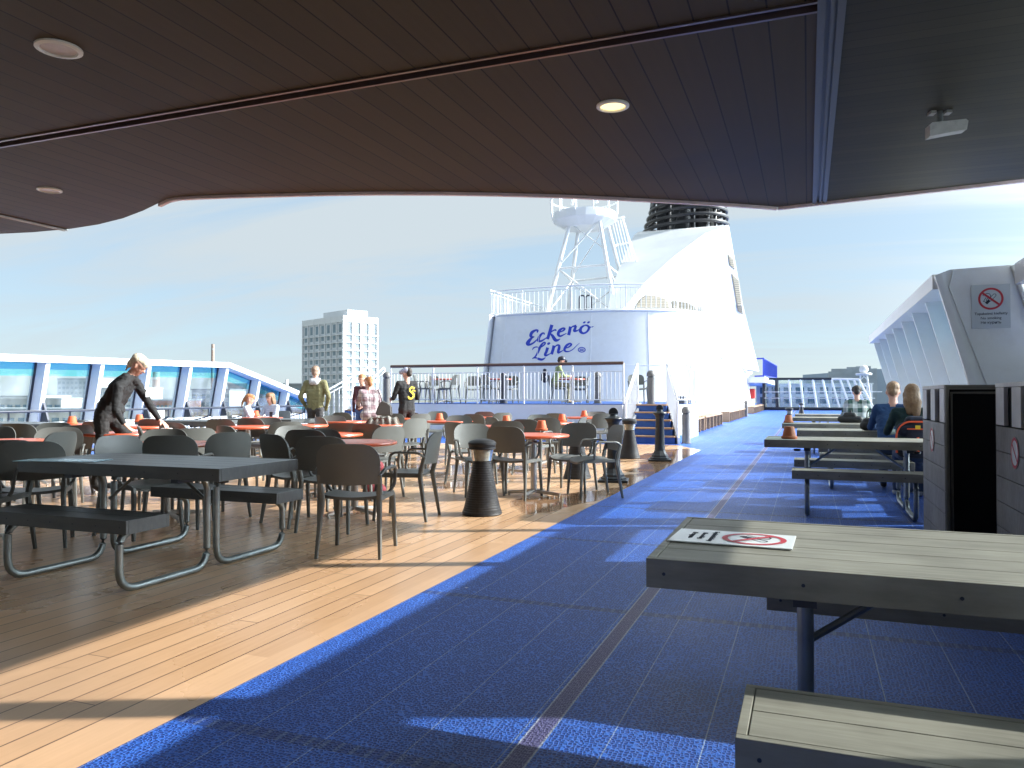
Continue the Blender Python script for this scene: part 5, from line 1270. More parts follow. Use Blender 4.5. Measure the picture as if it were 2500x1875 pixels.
# ---- bin cabinets on the right
def cabinet(x0, y0, x1, y1, h, label, open_front):
    t = thing('bin_cabinet', label, 'cabinet', (x0, y0, 0), 0); W, D = x1 - x0, y1 - y0
    for (nm, px_, nrm) in (('side_panel', 0, 0), ('side_panel', W - .03, 0)):
        bm = B(); nb = 6; hb = (h - .30)/nb
        for k in range(nb): box(bm, (px_, .012, .02 + k*hb), (px_ + .028, D - .012, .02 + (k+1)*hb - .004), .003)
        obj(nm, bm, grey_board, t)
        bm = B(); 
        for k in range(3): yk = .006 + k*(D - .232)/2; box(bm, (px_, yk, h - .275), (px_ + .026, yk + .22, h - .03), .003)
        box(bm, (px_ - .002, .0, h - .028), (px_ + .03, D, h), .003); obj('slatted_vent', bm, signw if False else mk('pale_board', (.66, .64, .61), .55, var=.25, scale=8, bump=.2), t)
    bm = B(); box(bm, (.03, .05, .02), (W - .032, D - .02, h - .035)); obj('dark_interior', bm, mk('interior_shade_black', (.004, .004, .004), .9), t)  # solid black block painted as the shade inside the open cabinet
    bm = B(); fr = mk('cabinet_frame', (.17, .16, .13), .4, metal=.4, var=.3, scale=15)
    tube(bm, [(.018, 0, .01), (.018, 0, h - .015), (W - .018, 0, h - .015), (W - .018, 0, .01)], 1, sect=(.032, .036)); obj('front_frame', bm, fr, t)
    bm = B(); tube(bm, [(.05, .03, .03), (.05, .03, h - .06), (W - .05, .03, h - .06)], 1, sect=(.02, .02)); obj('inner_trim', bm, mk('inner_trim', (.16, .15, .12), .5, var=.3, scale=20), t)
    bm = B(); box(bm, (.0, D - .01, .02), (W, D, h - .01)); obj('rear_panel', bm, grey_board, t)
    # round no smoking sticker on the left side
    st = B(); n = 30; cy, cz, r = D*.52, h*.665, .095
    st.faces.new([st.verts.new((-.0035, cy + r*math.cos(2*math.pi*i/n), cz + r*math.sin(2*math.pi*i/n))) for i in range(n)]); s_o = obj('round_sticker', st, signw, t)
    st = B(); o_ = [st.verts.new((-.0050, cy + r*math.cos(2*math.pi*i/n), cz + r*math.sin(2*math.pi*i/n))) for i in range(n)]; i_ = [st.verts.new((-.0050, cy + r*.8*math.cos(2*math.pi*i/n), cz + r*.8*math.sin(2*math.pi*i/n))) for i in range(n)]
    for i in range(n): st.faces.new((o_[i], o_[(i+1)%n], i_[(i+1)%n], i_[i]))
    ca, sa = math.cos(.7), math.sin(.7); rr = lambda y, z: (-.0050, cy + ca*y - sa*z, cz + sa*y + ca*z)
    st.faces.new([st.verts.new(rr(*p)) for p in ((-.85*r, -.008), (.85*r, -.008), (.85*r, .008), (-.85*r, .008))]); obj('red_ring', st, redmark, s_o)
    return t
cabinet(.92, 6.3, 1.52, 7.42, 1.28, 'grey boarded bin cabinet with black open front, left of the pair', True)
cabinet(1.17, 4.88, 1.80, 5.95, 1.283, 'grey boarded bin cabinet at the right picture edge, nearer of the pair', True)
# ================================================================= PEOPLE
skin = mk('skin', (.62, .34, .25), .5, var=.06, scale=10)
def cloth(n, c, var=.2, **k): return mk(n, c, .85, var=var, scale=k.pop('scale', 9), bump=.5, bscale=25, **k)
def caps(bm, a, b, ra, rb, seg=12):
    a, b = Vector(a), Vector(b); d = b - a
    if d.length < 1e-4: sphere(bm, a, ra, u=seg, v=8); return
    x, y = frame_for(d); dn = d.normalized(); rings = []
    for k in range(4):
        t = (k/3 - 1)*math.pi/2*.98; rings.append((a + dn*(ra*math.sin(t)), ra*math.cos(t)))
    for k in range(4):
        t = k/3*math.pi/2*.98; rings.append((b + dn*(rb*math.sin(t)), rb*math.cos(t)))
    vs = [[bm.verts.new(c + x*(math.cos(2*math.pi*j/seg)*r) + y*(math.sin(2*math.pi*j/seg)*r)) for j in range(seg)] for c, r in rings]
    for p, q in zip(vs, vs[1:]):
        for j in range(seg): bm.faces.new((p[j], p[(j+1)%seg], q[(j+1)%seg], q[j]))
    bm.faces.new(vs[0][::-1]); bm.faces.new(vs[-1])
def remeshed(name, build, voxel, smooth=4):
    bm = B(); build(bm); bmesh.ops.recalc_face_normals(bm, faces=bm.faces[:]); me = bpy.data.meshes.new('tmp'); bm.to_mesh(me); bm.free()
    o = bpy.data.objects.new('tmp', me); COL.objects.link(o)
    m = o.modifiers.new('r', 'REMESH'); m.mode = 'VOXEL'; m.voxel_size = voxel
    s = o.modifiers.new('s', 'SMOOTH'); s.iterations = smooth; s.factor = .5
    dg = bpy.context.evaluated_depsgraph_get(); dg.update(); out = bpy.data.meshes.new_from_object(o.evaluated_get(dg)); bpy.data.objects.remove(o); bpy.data.meshes.remove(me)
    out.name = name
    for p in out.polygons: p.use_smooth = True
    return out
def hand(P, wrist, tip, side, curl=.3, thumb=None):
    """palm + five separate fingers from wrist towards tip; side = direction across the palm"""
    w, t = Vector(wrist), Vector(tip); d = (t - w).normalized(); s = Vector(side).normalized(); s = (s - d*s.dot(d)).normalized(); n = d.cross(s)
    p0 = w + d*.015; p1 = w + d*.085
    for k in (-1, -.33, .33, 1): P.append((p0 + s*(.018*k), p1 + s*(.032*k), .014, .011, 0))
    for k, L in ((-1.0, .062), (-.36, .076), (.3, .080), (.95, .068)):
        a = p1 + s*(.033*k); m1 = a + d*(L*.5) + s*(.006*k) - n*(curl*.012); e = m1 + d*(L*.5) - n*(curl*.035)
        P.append((a, m1, .0092, .0085, 0)); P.append((m1, e, .0085, .007, 0))
    a = p0 + d*.02 - s*.026; m1 = a - s*.03 + d*.025 - n*.01; e = m1 + d*.032 - s*.006 - n*.012
    P.append((a, m1, .011, .009, 0)); P.append((m1, e, .009, .008, 0))
def person(label, loc, rz, J, mats, voxel=.012, scale=1.0, hairf=None, extra=None, group=None, torso_w=1.0, jacket_h=None, face=True, sm=4, skirt=None):
    """J: joints in metres. mats: [skin, top, trousers, shoes, hair]"""
    root = thing('person', label, 'person', loc, rz, group); root.scale = (scale,)*3
    V = Vector; P = []      # (a, b, ra, rb, material)
    g = lambda k: V(J[k])
    hip, chest, neck, head = g('hip'), g('chest'), g('neck'), g('head')
    ax = (g('shR') - g('shL')).normalized(); hx = (g('hipR') - g('hipL')).normalized()
    fwd = V(J.get('fwd', (0, 1, 0))).normalized(); tw = torso_w
    # torso
    w = (chest - hip)
    for k in (-1, 0, 1):
        P.append((hip + hx*(.075*k), hip.lerp(chest, .35) + ax*(.060*k*tw), .098 if k else .108, .092*tw if k else .100*tw, 2 if J.get('low') else 1))
        P.append((hip.lerp(chest, .35) + ax*(.060*k*tw), chest + ax*(.078*k*tw), .094*tw, .094*tw, 1))
        P.append((chest + ax*(.078*k*tw), neck.lerp(chest, .22) + ax*(.075*k), .094*tw, .055, 1))
    P.append((g('shL'), neck - V((0, 0, .035)), .056, .05, 1)); P.append((g('shR'), neck - V((0, 0, .035)), .056, .05, 1))
    P.append((g('shL'), chest - ax*.05, .058, .07, 1)); P.append((g('shR'), chest + ax*.05, .058, .07, 1))
    P.append((hip - hx*.085 - V((0, 0, .03)), hip + hx*.085 - V((0, 0, .03)), .098, .098, 2))
    if jacket_h:
        P.append((hip - hx*.085 + V((0, 0, jacket_h)), hip + hx*.085 + V((0, 0, jacket_h)), .125, .125, 1))
    # neck, head
    up = (head - neck).normalized(); P.append((neck - up*.03, head - up*.02, .055, .05, 0))
    hd = V(J.get('look', fwd)).normalized(); hd = (hd - up*hd.dot(up)).normalized(); hs = hd.cross(up)
    P.append((head + hd*.018 + up*.035, head - hd*.025 + up*.045, .076, .080, 0)); P.append((head + hd*.035 - up*.03, head + hd*.045 - up*.075, .056, .036, 0)); P.append((head - up*.02, head - hd*.02 + up*.02, .070, .074, 0))
    P.append((head + hd*.085 + up*.008, head + hd*.102 - up*.022, .009, .014, 0)); 
    for s in (-1, 1): P.append((head + hs*(.078*s) + up*.008 - hd*.005, head + hs*(.081*s) - up*.022 - hd*.002, .013, .010, 0))
    # limbs
    sl = J.get('sleeve', 1)
    for S in 'LR':
        sh, el, wr = g('sh'+S), g('el'+S), g('wr'+S)
        k_ = .058 if sl else .048
        P.append((sh, el, k_, k_*.80, 1)); 
        P.append((el, el.lerp(wr, .92), k_*.78, k_*.58, 1 if sl else 0)); P.append((el.lerp(wr, .9), wr, .028, .026, 0))
        if 'ha'+S in J: hand(P, wr, J['ha'+S], J.get('side'+S, ax), J.get('curl', .4))
        else: P.append((wr, wr + (wr - el).normalized()*.06, .03, .028, 1))
        hp, kn, an = g('hip'+S), g('kn'+S), g('an'+S)
        P.append((hp, kn, .088, .060, 2)); P.append((kn, kn.lerp(an, .35), .060, .058, 2)); P.append((kn.lerp(an, .35), an, .058, .045, 2))
        to = g('to'+S); P.append((an - V((0, 0, .035)), an.lerp(to, .5) - V((0, 0, .02)), .042, .040, 3)); P.append((an.lerp(to, .5) - V((0, 0, .02)), to, .040, .032, 3))
    if extra: P += extra
    def build(bm):
        for a, b, ra, rb, m in P: caps(bm, a, b, ra, rb, 10)
    me = remeshed('body', build, voxel, sm)
    from mathutils import noise as mn
    hc = np.array(head); nr = [v.normal.copy() for v in me.vertices]
    for v, nn in zip(me.vertices, nr):
        dh = (v.co - head).length; wgt = min(1, max(0, (dh - .16)/.08)); 
        near_hand = any(k in J and (v.co - V(J[k])).length < .13 for k in ('haL', 'haR', 'wrL', 'wrR'))
        if near_hand or v.co.z < .1: wgt = 0
        q = v.co; f = mn.noise(V((q.x*9, q.y*9, q.z*22))) + .6*mn.noise(V((q.x*30, q.y*30, q.z*45)))
        v.co = v.co + nn*(f*.0075*wgt + .003*wgt)
    n = len(me.polygons); C = np.zeros(n*3); me.polygons.foreach_get('center', C); C = C.reshape(-1, 3); best = np.full(n, 1e9); mi = np.zeros(n, int)
    for a, b, ra, rb, m in P:
        A, Bv = np.array(a), np.array(b); d = Bv - A; L2 = max(1e-9, d @ d); t = np.clip(((C - A) @ d)/L2, 0, 1); q = A + t[:, None]*d
        ds = np.linalg.norm(C - q, axis=1) - (ra + (rb - ra)*t); k = ds < best; best[k] = ds[k]; mi[k] = m
    for m in mats[:4]: me.materials.append(m)
    me.polygons.foreach_set('material_index', mi.astype(np.int32)); link('body', me, None, root)
    # hair as its own piece
    if hairf:
        H = []; 
        for (x, z, y2, z2, y, r1, r2) in (): pass
        def F(f, u, s=0): return head + hd*f + up*u + hs*s
        H = hairf(F)
        def hb(bm):
            for a, b, ra, rb in H: caps(bm, a, b, ra, rb, 10)
        hm = remeshed('hair', hb, .010, 3)
        for v in hm.vertices:
            q = v.co - head; v.co = v.co + q.normalized()*(.005*mn.noise(V((q.x*60, q.y*60, q.z*14))))
        hm = hm; hm.materials.append(mats[4]); link('hair', hm, None, root)
    if face:
        bm = B()
        for s in (-1, 1): sphere(bm, head + hd*.088 + up*.014 + hs*(.030*s), .008, (1, 1, .7), 8, 6)
        obj('eyes', bm, mk('eye_dark', (.02, .015, .012), .2), root, True)
        bm = B(); tube(bm, [head + hd*.083 - up*.052 - hs*.022, head + hd*.092 - up*.05, head + hd*.083 - up*.052 + hs*.022], .005, 6); obj('mouth', bm, mk('lips', (.40, .13, .11), .5), root)
    return root, F if hairf else None
hair_short = lambda F: [(F(.015, .062), F(-.055, .045), .074, .078), (F(-.05, .05), F(-.065, -.01), .072, .062), (F(0, .07), F(-.02, .065), .078, .082)]
hair_bun = lambda F: [(F(.035, .068), F(-.045, .060), .070, .082), (F(-.045, .04), F(-.075, -.03), .076, .052), (F(-.092, .02), F(-.100, -.03), .032, .028), (F(-.100, -.03), F(-.082, -.13), .026, .011)]
hair_tail = lambda F: [(F(.035, .062), F(-.045, .055), .070, .080), (F(-.045, .04), F(-.07, -.02), .074, .058), (F(-.11, .02), F(-.15, -.10), .034, .028), (F(-.15, -.10), F(-.14, -.22), .028, .010)]
hair_long = lambda F: [(F(.02, .062), F(-.055, .05), .078, .086), (F(-.05, .04), F(-.07, -.10), .082, .075), (F(-.07, -.10, .03), F(-.08, -.24, .03), .070, .045), (F(-.05, -.08, -.05), F(-.06, -.22, -.04), .055, .035), (F(.0, .02, .06), F(-.01, -.12, .07), .036, .028), (F(.0, .02, -.06), F(-.01, -.12, -.07), .036, .028)]
blk = cloth('black_uniform', (.016, .016, .017)); blk2 = cloth('black_trousers', (.020, .019, .019)); shoe = mk('shoe_black', (.02, .02, .02), .5)
H_ = lambda n, c: mk(n, c, .55, var=.35, scale=40, bump=.5, bscale=120)
blonde, brown, darkh, ginger, grey_h = H_('hair_blonde', (.66, .56, .42)), H_('hair_brown', (.22, .12, .06)), H_('hair_dark', (.03, .02, .015)), H_('hair_ginger', (.38, .16, .06)), H_('hair_cropped', (.26, .17, .12))

# woman in black leaning over the table (x right, y away, z up in camera frame)
D = 9.3; k = D/F
def wl2(px, py, y): return ((px - 290)*k, y, 1.2 - (py - 966)*k)
J = dict(hip=wl2(262, 1010, 0), chest=wl2(296, 946, 0), neck=wl2(322, 912, 0), head=wl2(337, 893, 0),
 shL=wl2(318, 938, .17), shR=wl2(306, 944, -.16), hipL=wl2(262, 1020, .09), hipR=wl2(258, 1020, -.09),
 elL=wl2(347, 990, .20), wrL=wl2(371, 1026, .20), haL=wl2(398, 1046, .18), elR=wl2(308, 1000, -.24), wrR=wl2(323, 1032, -.20), haR=wl2(334, 1046, -.16),
 sideL=(0, 1, .1), sideR=(0, -1, .1), knL=wl2(322, 1090, .10), knR=wl2(262, 1092, -.10), anL=wl2(318, 1184, .12), anR=wl2(246, 1176, -.10), toL=wl2(342, 1196, .12), toR=wl2(268, 1196, -.12), fwd=(1, .0, -.4), look=(.85, .1, -.35), curl=.5)
wb, Fh = person('woman in black jacket with blonde bun leaning over a table at left', at(290, D, 0), YAW, J, [skin, blk, blk2, shoe, blonde], .0085, 1.0, hair_bun, torso_w=1.02,
 extra=[(wl2(268, 996, -.06), wl2(270, 984, -.06), .105, .10, 1), (wl2(268, 996, .06), wl2(270, 984, .06), .105, .10, 1), (wl2(286, 1000, 0), wl2(262, 994, 0), .09, .09, 1)], sm=5)
bm = B(); a = Vector(wl2(338, 962, .13)); box(bm, (a.x + .045, a.y - .05, a.z - .035), (a.x + .052, a.y + .02, a.z + .03)); obj('sleeve_badge', bm, signw, wb)
t = thing('cleaning_cloth', 'small white cloth under the outstretched hand of the woman in black', 'cloth'); p = onz(407, 1052, .742); t.location = (p.x, p.y, .744)
bm = B(); box(bm, (-.06, -.05, 0), (.06, .05, .035), .012); obj('folded_cloth', bm, mk('cloth_white', (.75, .75, .74), .8, bump=.4, bscale=30), t)

def standing(h=1.0, legs=(0, 0), arms='pocket', turn=0):
    f = dict(hip=(0, 0, .93), chest=(0, .0, 1.25), neck=(0, -.01, 1.47), head=(0, .01, 1.62), shL=(-.185, 0, 1.42), shR=(.185, 0, 1.42), hipL=(-.09, 0, .90), hipR=(.09, 0, .90),
      knL=(-.10, .02 + legs[0]*.5, .50), knR=(.10, .02 + legs[1]*.5, .50), anL=(-.11, legs[0], .09), anR=(.11, legs[1], .09), toL=(-.12, legs[0] + .16, .035), toR=(.12, legs[1] + .16, .035), fwd=(0, 1, 0))
    if arms == 'pocket': f.update(elL=(-.29, -.05, 1.14), elR=(.29, -.05, 1.14), wrL=(-.21, .06, .93), wrR=(.21, .06, .93))
    return f
green_j = cloth('olive_jacket', (.20, .19, .095)); dkpants = cloth('dark_grey_trousers', (.055, .055, .06)); greyhood = cloth('grey_hood', (.50, .50, .52))
J = standing(legs=(.12, -.10)); D = 15.8
gm, Fg = person('man in olive green jacket standing with his back turned near the windbreak', at(770, D, 0), YAW + R(-6), J, [skin, green_j, dkpants, shoe, grey_h], .013, 1.03, hair_short, torso_w=1.13, jacket_h=-.0, face=True)
hm = remeshed('hood', lambda bm: [caps(bm, (-.07, -.03, 1.47), (.07, -.03, 1.47), .055, .055), caps(bm, (-.04, -.09, 1.43), (.04, -.09, 1.43), .06, .06)], .012); hm.materials.append(greyhood); link('hood', hm, None, gm)
# man in cap, black jacket with yellow emblem
J = standing(legs=(.10, -.08)); J.update(elL=(-.27, .06, 1.13), wrL=(-.20, .28, 1.10), haL=(-.16, .38, 1.10), sideL=(0, 0, 1), elR=(.27, .02, 1.13), wrR=(.16, .24, 1.10), haR=(.08, .34, 1.11), sideR=(0, 0, 1), look=(-.4, 1, 0))
cm, Fc = person('man in black jacket with yellow emblem and patterned cap, back turned', at(993, 15.9, 0), YAW + R(38), J, [skin, blk, blk2, shoe, darkh], .013, 1.02, hair_short, torso_w=1.08)
capm = mk('patterned_cap', (.45, .48, .70), .8, var=.7, scale=25)
bm = B(); sphere(bm, Fc(-.015, .060), .098, (1, 1, .80)); tube(bm, [Fc(.06, .065), Fc(.155, .045)], [.06, .045], 12); obj('cap', bm, capm, cm, True)
bm = B()
def es(pts, wd, y=-.128):
    for a, b_ in zip(pts, pts[1:]):
        d = Vector((b_[0]-a[0], 0, b_[1]-a[1])).normalized(); nn = Vector((-d.z, 0, d.x))*wd
        q = [Vector((a[0], y, a[1])) - nn - d*wd*.4, Vector((b_[0], y, b_[1])) - nn + d*wd*.4, Vector((b_[0], y, b_[1])) + nn + d*wd*.4, Vector((a[0], y, a[1])) + nn - d*wd*.4]; slab(bm, q, .008)
es([(.10 + .0, 1.33), (.04, 1.35), (-.01, 1.31), (0, 1.27), (.06, 1.22), (.09, 1.17), (.04, 1.12), (-.02, 1.12), (-.04, 1.16)], .016); es([(.12, 1.27), (.07, 1.29), (.05, 1.25), (.10, 1.20)], .010); obj('yellow_emblem', bm, mk('emblem_yellow', (.75, .52, .03), .5), cm)
# plaid shirt woman with grey bag
plaid = check_mat('plaid_shirt', (.55, .50, .50), (.30, .20, .22), (.06, .03, .06), .16)
J = standing(); J.update(hip=(0, 0, .90), chest=(0, .06, 1.17), neck=(-.02, .13, 1.36), head=(-.02, .17, 1.49), shL=(-.17, .1, 1.31), shR=(.16, .08, 1.31), elL=(-.22, .22, 1.08), wrL=(-.15, .42, 1.02), haL=(-.13, .5, 1.0), sideL=(0, 0, 1), elR=(.2, .0, 1.08), wrR=(.16, .14, .92), look=(-.5, 1, -.3))
pw, Fp = person('woman in plaid shirt with grey shoulder bag seen from behind', at(905, 15.2, 0), YAW + R(20), J, [skin, plaid, cloth('blue_jeans', (.05, .10, .28)), shoe, ginger], .013, .97, hair_bun, torso_w=1.05, jacket_h=-.06)
bm = B(); slab(bm, [(-.16, -.03, 0), (.17, -.03, .03), (.13, -.03, .22), (.03, -.03, .27), (-.07, -.03, .30), (-.14, -.03, .16)], -.10); bmesh.ops.bevel(bm, geom=bm.edges[:], offset=.022, segments=3, affect='EDGES'); 
bg = obj('shoulder_bag', bm, mk('bag_grey', (.10, .095, .09), .5, bump=.3), None, True, 60); p = at(936, 14.9, .80); bg.location = p; bg.rotation_euler = (0, R(8), YAW); tag(bg, 'dark grey shoulder bag hanging at the plaid shirt woman', 'bag')
bm = B(); tube(bm, arc_pts([(-.06, 0, .27), (-.12, .02, .40), (-.19, .06, .49)], .1), .010, 6); obj('strap', bm, black, bg)
# person behind on the stair
J = standing(); J.update(elL=(-.25, .05, 1.14), wrL=(-.2, .2, 1.0), haL=(-.18, .29, .95))
person('person in dark top and blue jeans half hidden behind the plaid shirt woman', at(884, 17.4, 0), YAW + R(150), J, [skin, cloth('maroon_top', (.09, .03, .04)), cloth('blue_jeans', (.05, .10, .28)), shoe, ginger], .014, .96, hair_short)
def seated(z=.46, lean=.0, knee=.42):
    return dict(hip=(0, 0, z + .10), chest=(0, .05 + lean, z + .40), neck=(0, .08 + lean*1.6, z + .61), head=(0, .11 + lean*2, z + .76), shL=(-.175, .05 + lean*1.4, z + .56), shR=(.175, .05 + lean*1.4, z + .56), hipL=(-.09, .02, z + .07), hipR=(.09, .02, z + .07),
      knL=(-.12, knee, z + .06), knR=(.12, knee, z + .06), anL=(-.13, knee + .02, .09), anR=(.13, knee - .03, .09), toL=(-.13, knee + .18, .035), toR=(.13, knee + .13, .035), fwd=(0, 1, 0),
      elL=(-.26, .18 + lean, z + .32), elR=(.26, .18 + lean, z + .32), wrL=(-.14, .40 + lean, z + .31), wrR=(.14, .40 + lean, z + .31), haL=(-.08, .49 + lean, z + .32), haR=(.08, .49 + lean, z + .32), sideL=(0, 0, 1), sideR=(0, 0, 1), look=(0, 1, -.2))
# two children by the windbreak
st_chair = place_chair
J = seated(.44); person('child in pale hoodie with ginger ponytail sitting sideways by the windbreak', at(598, 16.6, 0), YAW - R(80), J, [skin, cloth('pale_hoodie', (.52, .56, .64)), cloth('jeans_light', (.15, .22, .38)), shoe, ginger], .012, .93, hair_tail)
J = seated(.44); person('child in striped shirt looking at a phone beside the windbreak', at(668, 17.4, 0), YAW + R(150), J, [skin, check_mat('striped_shirt', (.45, .5, .6), (.35, .42, .55), (.8, .82, .85), .05), cloth('jeans_light', (.15, .22, .38)), shoe, brown], .012, .95, hair_long)
PLACED.append(place_chair(0, 0, 80, 'armchair the child in the hoodie sits on', None, 0, 16.6)); PLACED[-1].location = at(596, 16.6, 0)
PLACED.append(place_chair(0, 0, -150, 'armchair the phone holding child sits on', None, 0, 17.4)); PLACED[-1].location = at(668, 17.45, 0)
t = thing('phone', 'dark phone in the hands of the child in striped shirt', 'phone', at(662, 16.93, .775), YAW)
bm = B(); box(bm, (-.035, -.004, -.07), (.035, .004, .07), .003); obj('phone_body', bm, darkmetal, t)
# seated man on the platform
khaki = cloth('khaki_trousers', (.27, .25, .15)); greent = cloth('green_shirt', (.24, .30, .14))
J = seated(.47, .06); J['sleeve'] = 1
pm, Fm = person('man in green shirt and dark cap sitting on the platform with a backpack', at(1352, 23.3, ZP), YAW - R(84), J, [skin, greent, khaki, cloth('tan_shoe', (.3, .22, .14)), darkh], .013, 1.04, hair_short)
bm = B(); sphere(bm, Fm(-.01, .060), .098, (1, 1, .8)); tube(bm, [Fm(.06, .06), Fm(.16, .04)], [.055, .04], 10); obj('cap', bm, darkmetal, pm, True)
def bagm(nm, cps, m, vx=.012):
    me = remeshed(nm, lambda bm: [caps(bm, a, b, r1, r2) for a, b, r1, r2 in cps], vx); me.materials.append(m); return me
navy = mk('navy_fabric', (.012, .016, .035), .8, var=.3, bump=.3)
bp = link('backpack', bagm('backpack', [((-.10, 0, .08), (.10, 0, .08), .08, .08), ((-.10, 0, .28), (.10, 0, .28), .075, .075), ((-.05, 0, .38), (.05, 0, .38), .05, .05), ((0, -.05, .10), (0, -.05, .24), .07, .06)], navy), None)
p = at(1330, 23.3, ZP + .62); bp.location = p; bp.rotation_euler = (0, 0, YAW - R(84)); tag(bp, 'black backpack on the back of the man seated on the platform', 'backpack')
# right side: three people on picnic benches
gplaid = check_mat('green_plaid_shirt', (.62, .64, .60), (.04, .09, .07), None, .17)
J = seated(.48, .07); 
rm, Fr = person('man in green and white checked shirt and dark cap sitting at the far right tables', (onz(2100, 1010, .5).x*0 + .93, 16.80, 0), 0, J, [skin, gplaid, cloth('jeans_dark', (.03, .05, .10)), shoe, darkh], .013, 1.02, hair_short, torso_w=1.22, jacket_h=-.03)
bm = B(); sphere(bm, Fr(-.01, .060), .100, (1, 1, .78)); tube(bm, [Fr(.06, .06), Fr(.16, .045)], [.055, .04], 10); obj('cap', bm, mk('cap_brown', (.035, .025, .022), .7), rm, True)
J = seated(.48, .06)
person('person in blue jacket with short fair brown hair sitting at the picnic table', (.98, 10.62, 0), R(-8), J, [skin, cloth('blue_jacket', (.018, .06, .16)), cloth('jeans_dark', (.03, .05, .10)), shoe, H_('hair_lightbrown', (.30, .18, .10))], .012, 1.0, hair_short, torso_w=1.12)
J = seated(.48, .02)
person('woman with long brown hair in dark green jacket sitting by the bin cabinets', (1.13, 9.86, 0), R(2), J, [skin, cloth('dark_green_jacket', (.012, .035, .035)), cloth('jeans_dark', (.03, .05, .10)), cloth('shoe_pale', (.4, .4, .38)), H_('hair_longbrown', (.26, .15, .075))], .011, .97, hair_long, torso_w=1.1)
rb_ = link('backpack', bagm('backpack', [((-.12, 0, .09), (.12, 0, .09), .09, .09), ((-.12, .0, .32), (.12, 0, .32), .085, .085), ((-.06, 0, .42), (.06, 0, .42), .055, .055), ((-.06, -.07, .10), (.06, -.07, .10), .07, .07), ((-.05, -.07, .24), (.05, -.07, .24), .05, .05)], navy), None)
rb_.location = (1.13, 9.66, .50); tag(rb_, 'navy backpack with bright orange piping worn by the long haired woman', 'backpack')
om = mk('orange_piping', (.85, .12, .04), .5)
bm = B(); tube(bm, arc_pts([(-.20, -.05, .06), (-.205, -.05, .30), (-.12, -.06, .41), (.12, -.06, .41), (.205, -.05, .30), (.20, -.05, .06)], .08), .011, 6); tube(bm, [(-.1, -.10, .33), (.1, -.10, .33)], .008, 6); tube(bm, [(0, -.145, .24), (.0, -.15, .09)], .012, 6); obj('piping', bm, om, rb_)
bm = B(); box(bm, (-.02, -.115, .33), (.03, -.105, .37)); obj('patch', bm, mk('emblem_yellow', (.75, .52, .03), .5), rb_)
# bags on the tables, jacket over a chair
t = link('bag', bagm('bag', [((-.14, 0, .07), (.14, 0, .07), .06, .06), ((-.06, 0, .14), (.05, 0, .14), .05, .05), ((0, 0, .18), (.02, 0, .24), .02, .008)], mk('bag_black', (.02, .02, .022), .6, bump=.3)), None); t.location = (.66, 14.0, .735); tag(t, 'small black bag lying on the third right picnic table', 'bag')
t = link('bag', bagm('bag', [((-.12, 0, .09), (.12, 0, .09), .085, .085), ((-.10, 0, .16), (.08, 0, .16), .06, .06)], mk('bag_black', (.02, .02, .022), .6, bump=.3)), None); t.location = (.80, 11.15, .735); t.scale = (.8,)*3; tag(t, 'black handbag with loop handle on the table beside the blue jacket', 'handbag')
bm = B(); tube(bm, arc_pts([(-.10, 0, .16), (-.08, 0, .36), (.06, 0, .36), (.10, 0, .16)], .12), .010, 6); obj('handle', bm, black, t)
bm = B(); prof = [(-.10, .30), (-.115, .42), (-.10, .56), (-.09, .70), (-.06, .80), (-.02, .865), (.03, .86), (.055, .78), (.06, .66), (.075, .55), (.10, .47)]; nx = 26
G = [[bm.verts.new(((-.5 + i/nx)*(.50 + .10*math.sin(k*.9)) , y + .028*math.sin(i*1.15 + k*.8)*(1 if z < .82 else .3) - .012, z - .015*math.sin(i*.7 + k) - .05*abs(i/nx - .5))) for i in range(nx + 1)] for k, (y, z) in enumerate(prof)]
for a_, b2 in zip(G, G[1:]):
    for i in range(nx): bm.faces.new((a_[i], a_[i+1], b2[i+1], b2[i]))
bmesh.ops.solidify(bm, geom=bm.faces[:], thickness=.012)
jk = obj('draped_jacket', bm, cloth('pale_jacket', (.42, .42, .38), var=.5, scale=14), None, True, 80)
p = at(938, 12.36, .01); jk.location = p; jk.rotation_euler = (0, 0, YAW); tag(jk, 'crumpled pale grey jacket draped over a chair below the plaid shirt woman', 'jacket')
PLACED.append(place_chair(938, 1020, 3, 'armchair with the crumpled pale jacket over its back')); PLACED[-1].location = at(938, 12.65, 0)
t = thing('red_bag', 'dark red bag on the floor beneath the middle orange table', 'bag', at(915, 8.9, .004), YAW)
me = bagm('bag_body', [((-.05, 0, .10), (.05, 0, .10), .09, .09), ((-.05, 0, .38), (.04, 0, .38), .07, .07)], cloth('dark_red', (.20, .03, .04))); link('bag_body', me, None, t)

# ================================================================= LIGHT, SKY, CAMERA
EL = R(29.8); dirh = Vector((math.cos(R(SUN_AZ)), math.sin(R(SUN_AZ)), 0))
sun_dir = dirh*math.cos(EL) + Vector((0, 0, math.sin(EL)))
sl_ = bpy.data.lights.new('sun', 'SUN'); sl_.energy = SUN_E; sl_.angle = R(.53); sl_.color = (1.0, .95, .87)
so = bpy.data.objects.new('sun', sl_); COL.objects.link(so); so.rotation_euler = sun_dir.to_track_quat('Z', 'Y').to_euler(); so.location = (20, 10, 30)
w = bpy.data.worlds.new('World'); SC.world = w; w.use_nodes = True; nt = w.node_tree; L = nt.links.new; bg_ = nt.nodes['Background']
sky = N(nt, 'ShaderNodeTexSky', _sky_type='NISHITA', _sun_disc=False); sky.sun_elevation = EL; sky.sun_rotation = math.atan2(dirh.x, dirh.y); sky.altitude = 20; sky.air_density = 1.0; sky.dust_density = .4; sky.ozone_density = 1.6
tc = N(nt, 'ShaderNodeTexCoord'); sp = N(nt, 'ShaderNodeSeparateXYZ'); L(tc.outputs['Generated'], sp.inputs[0])
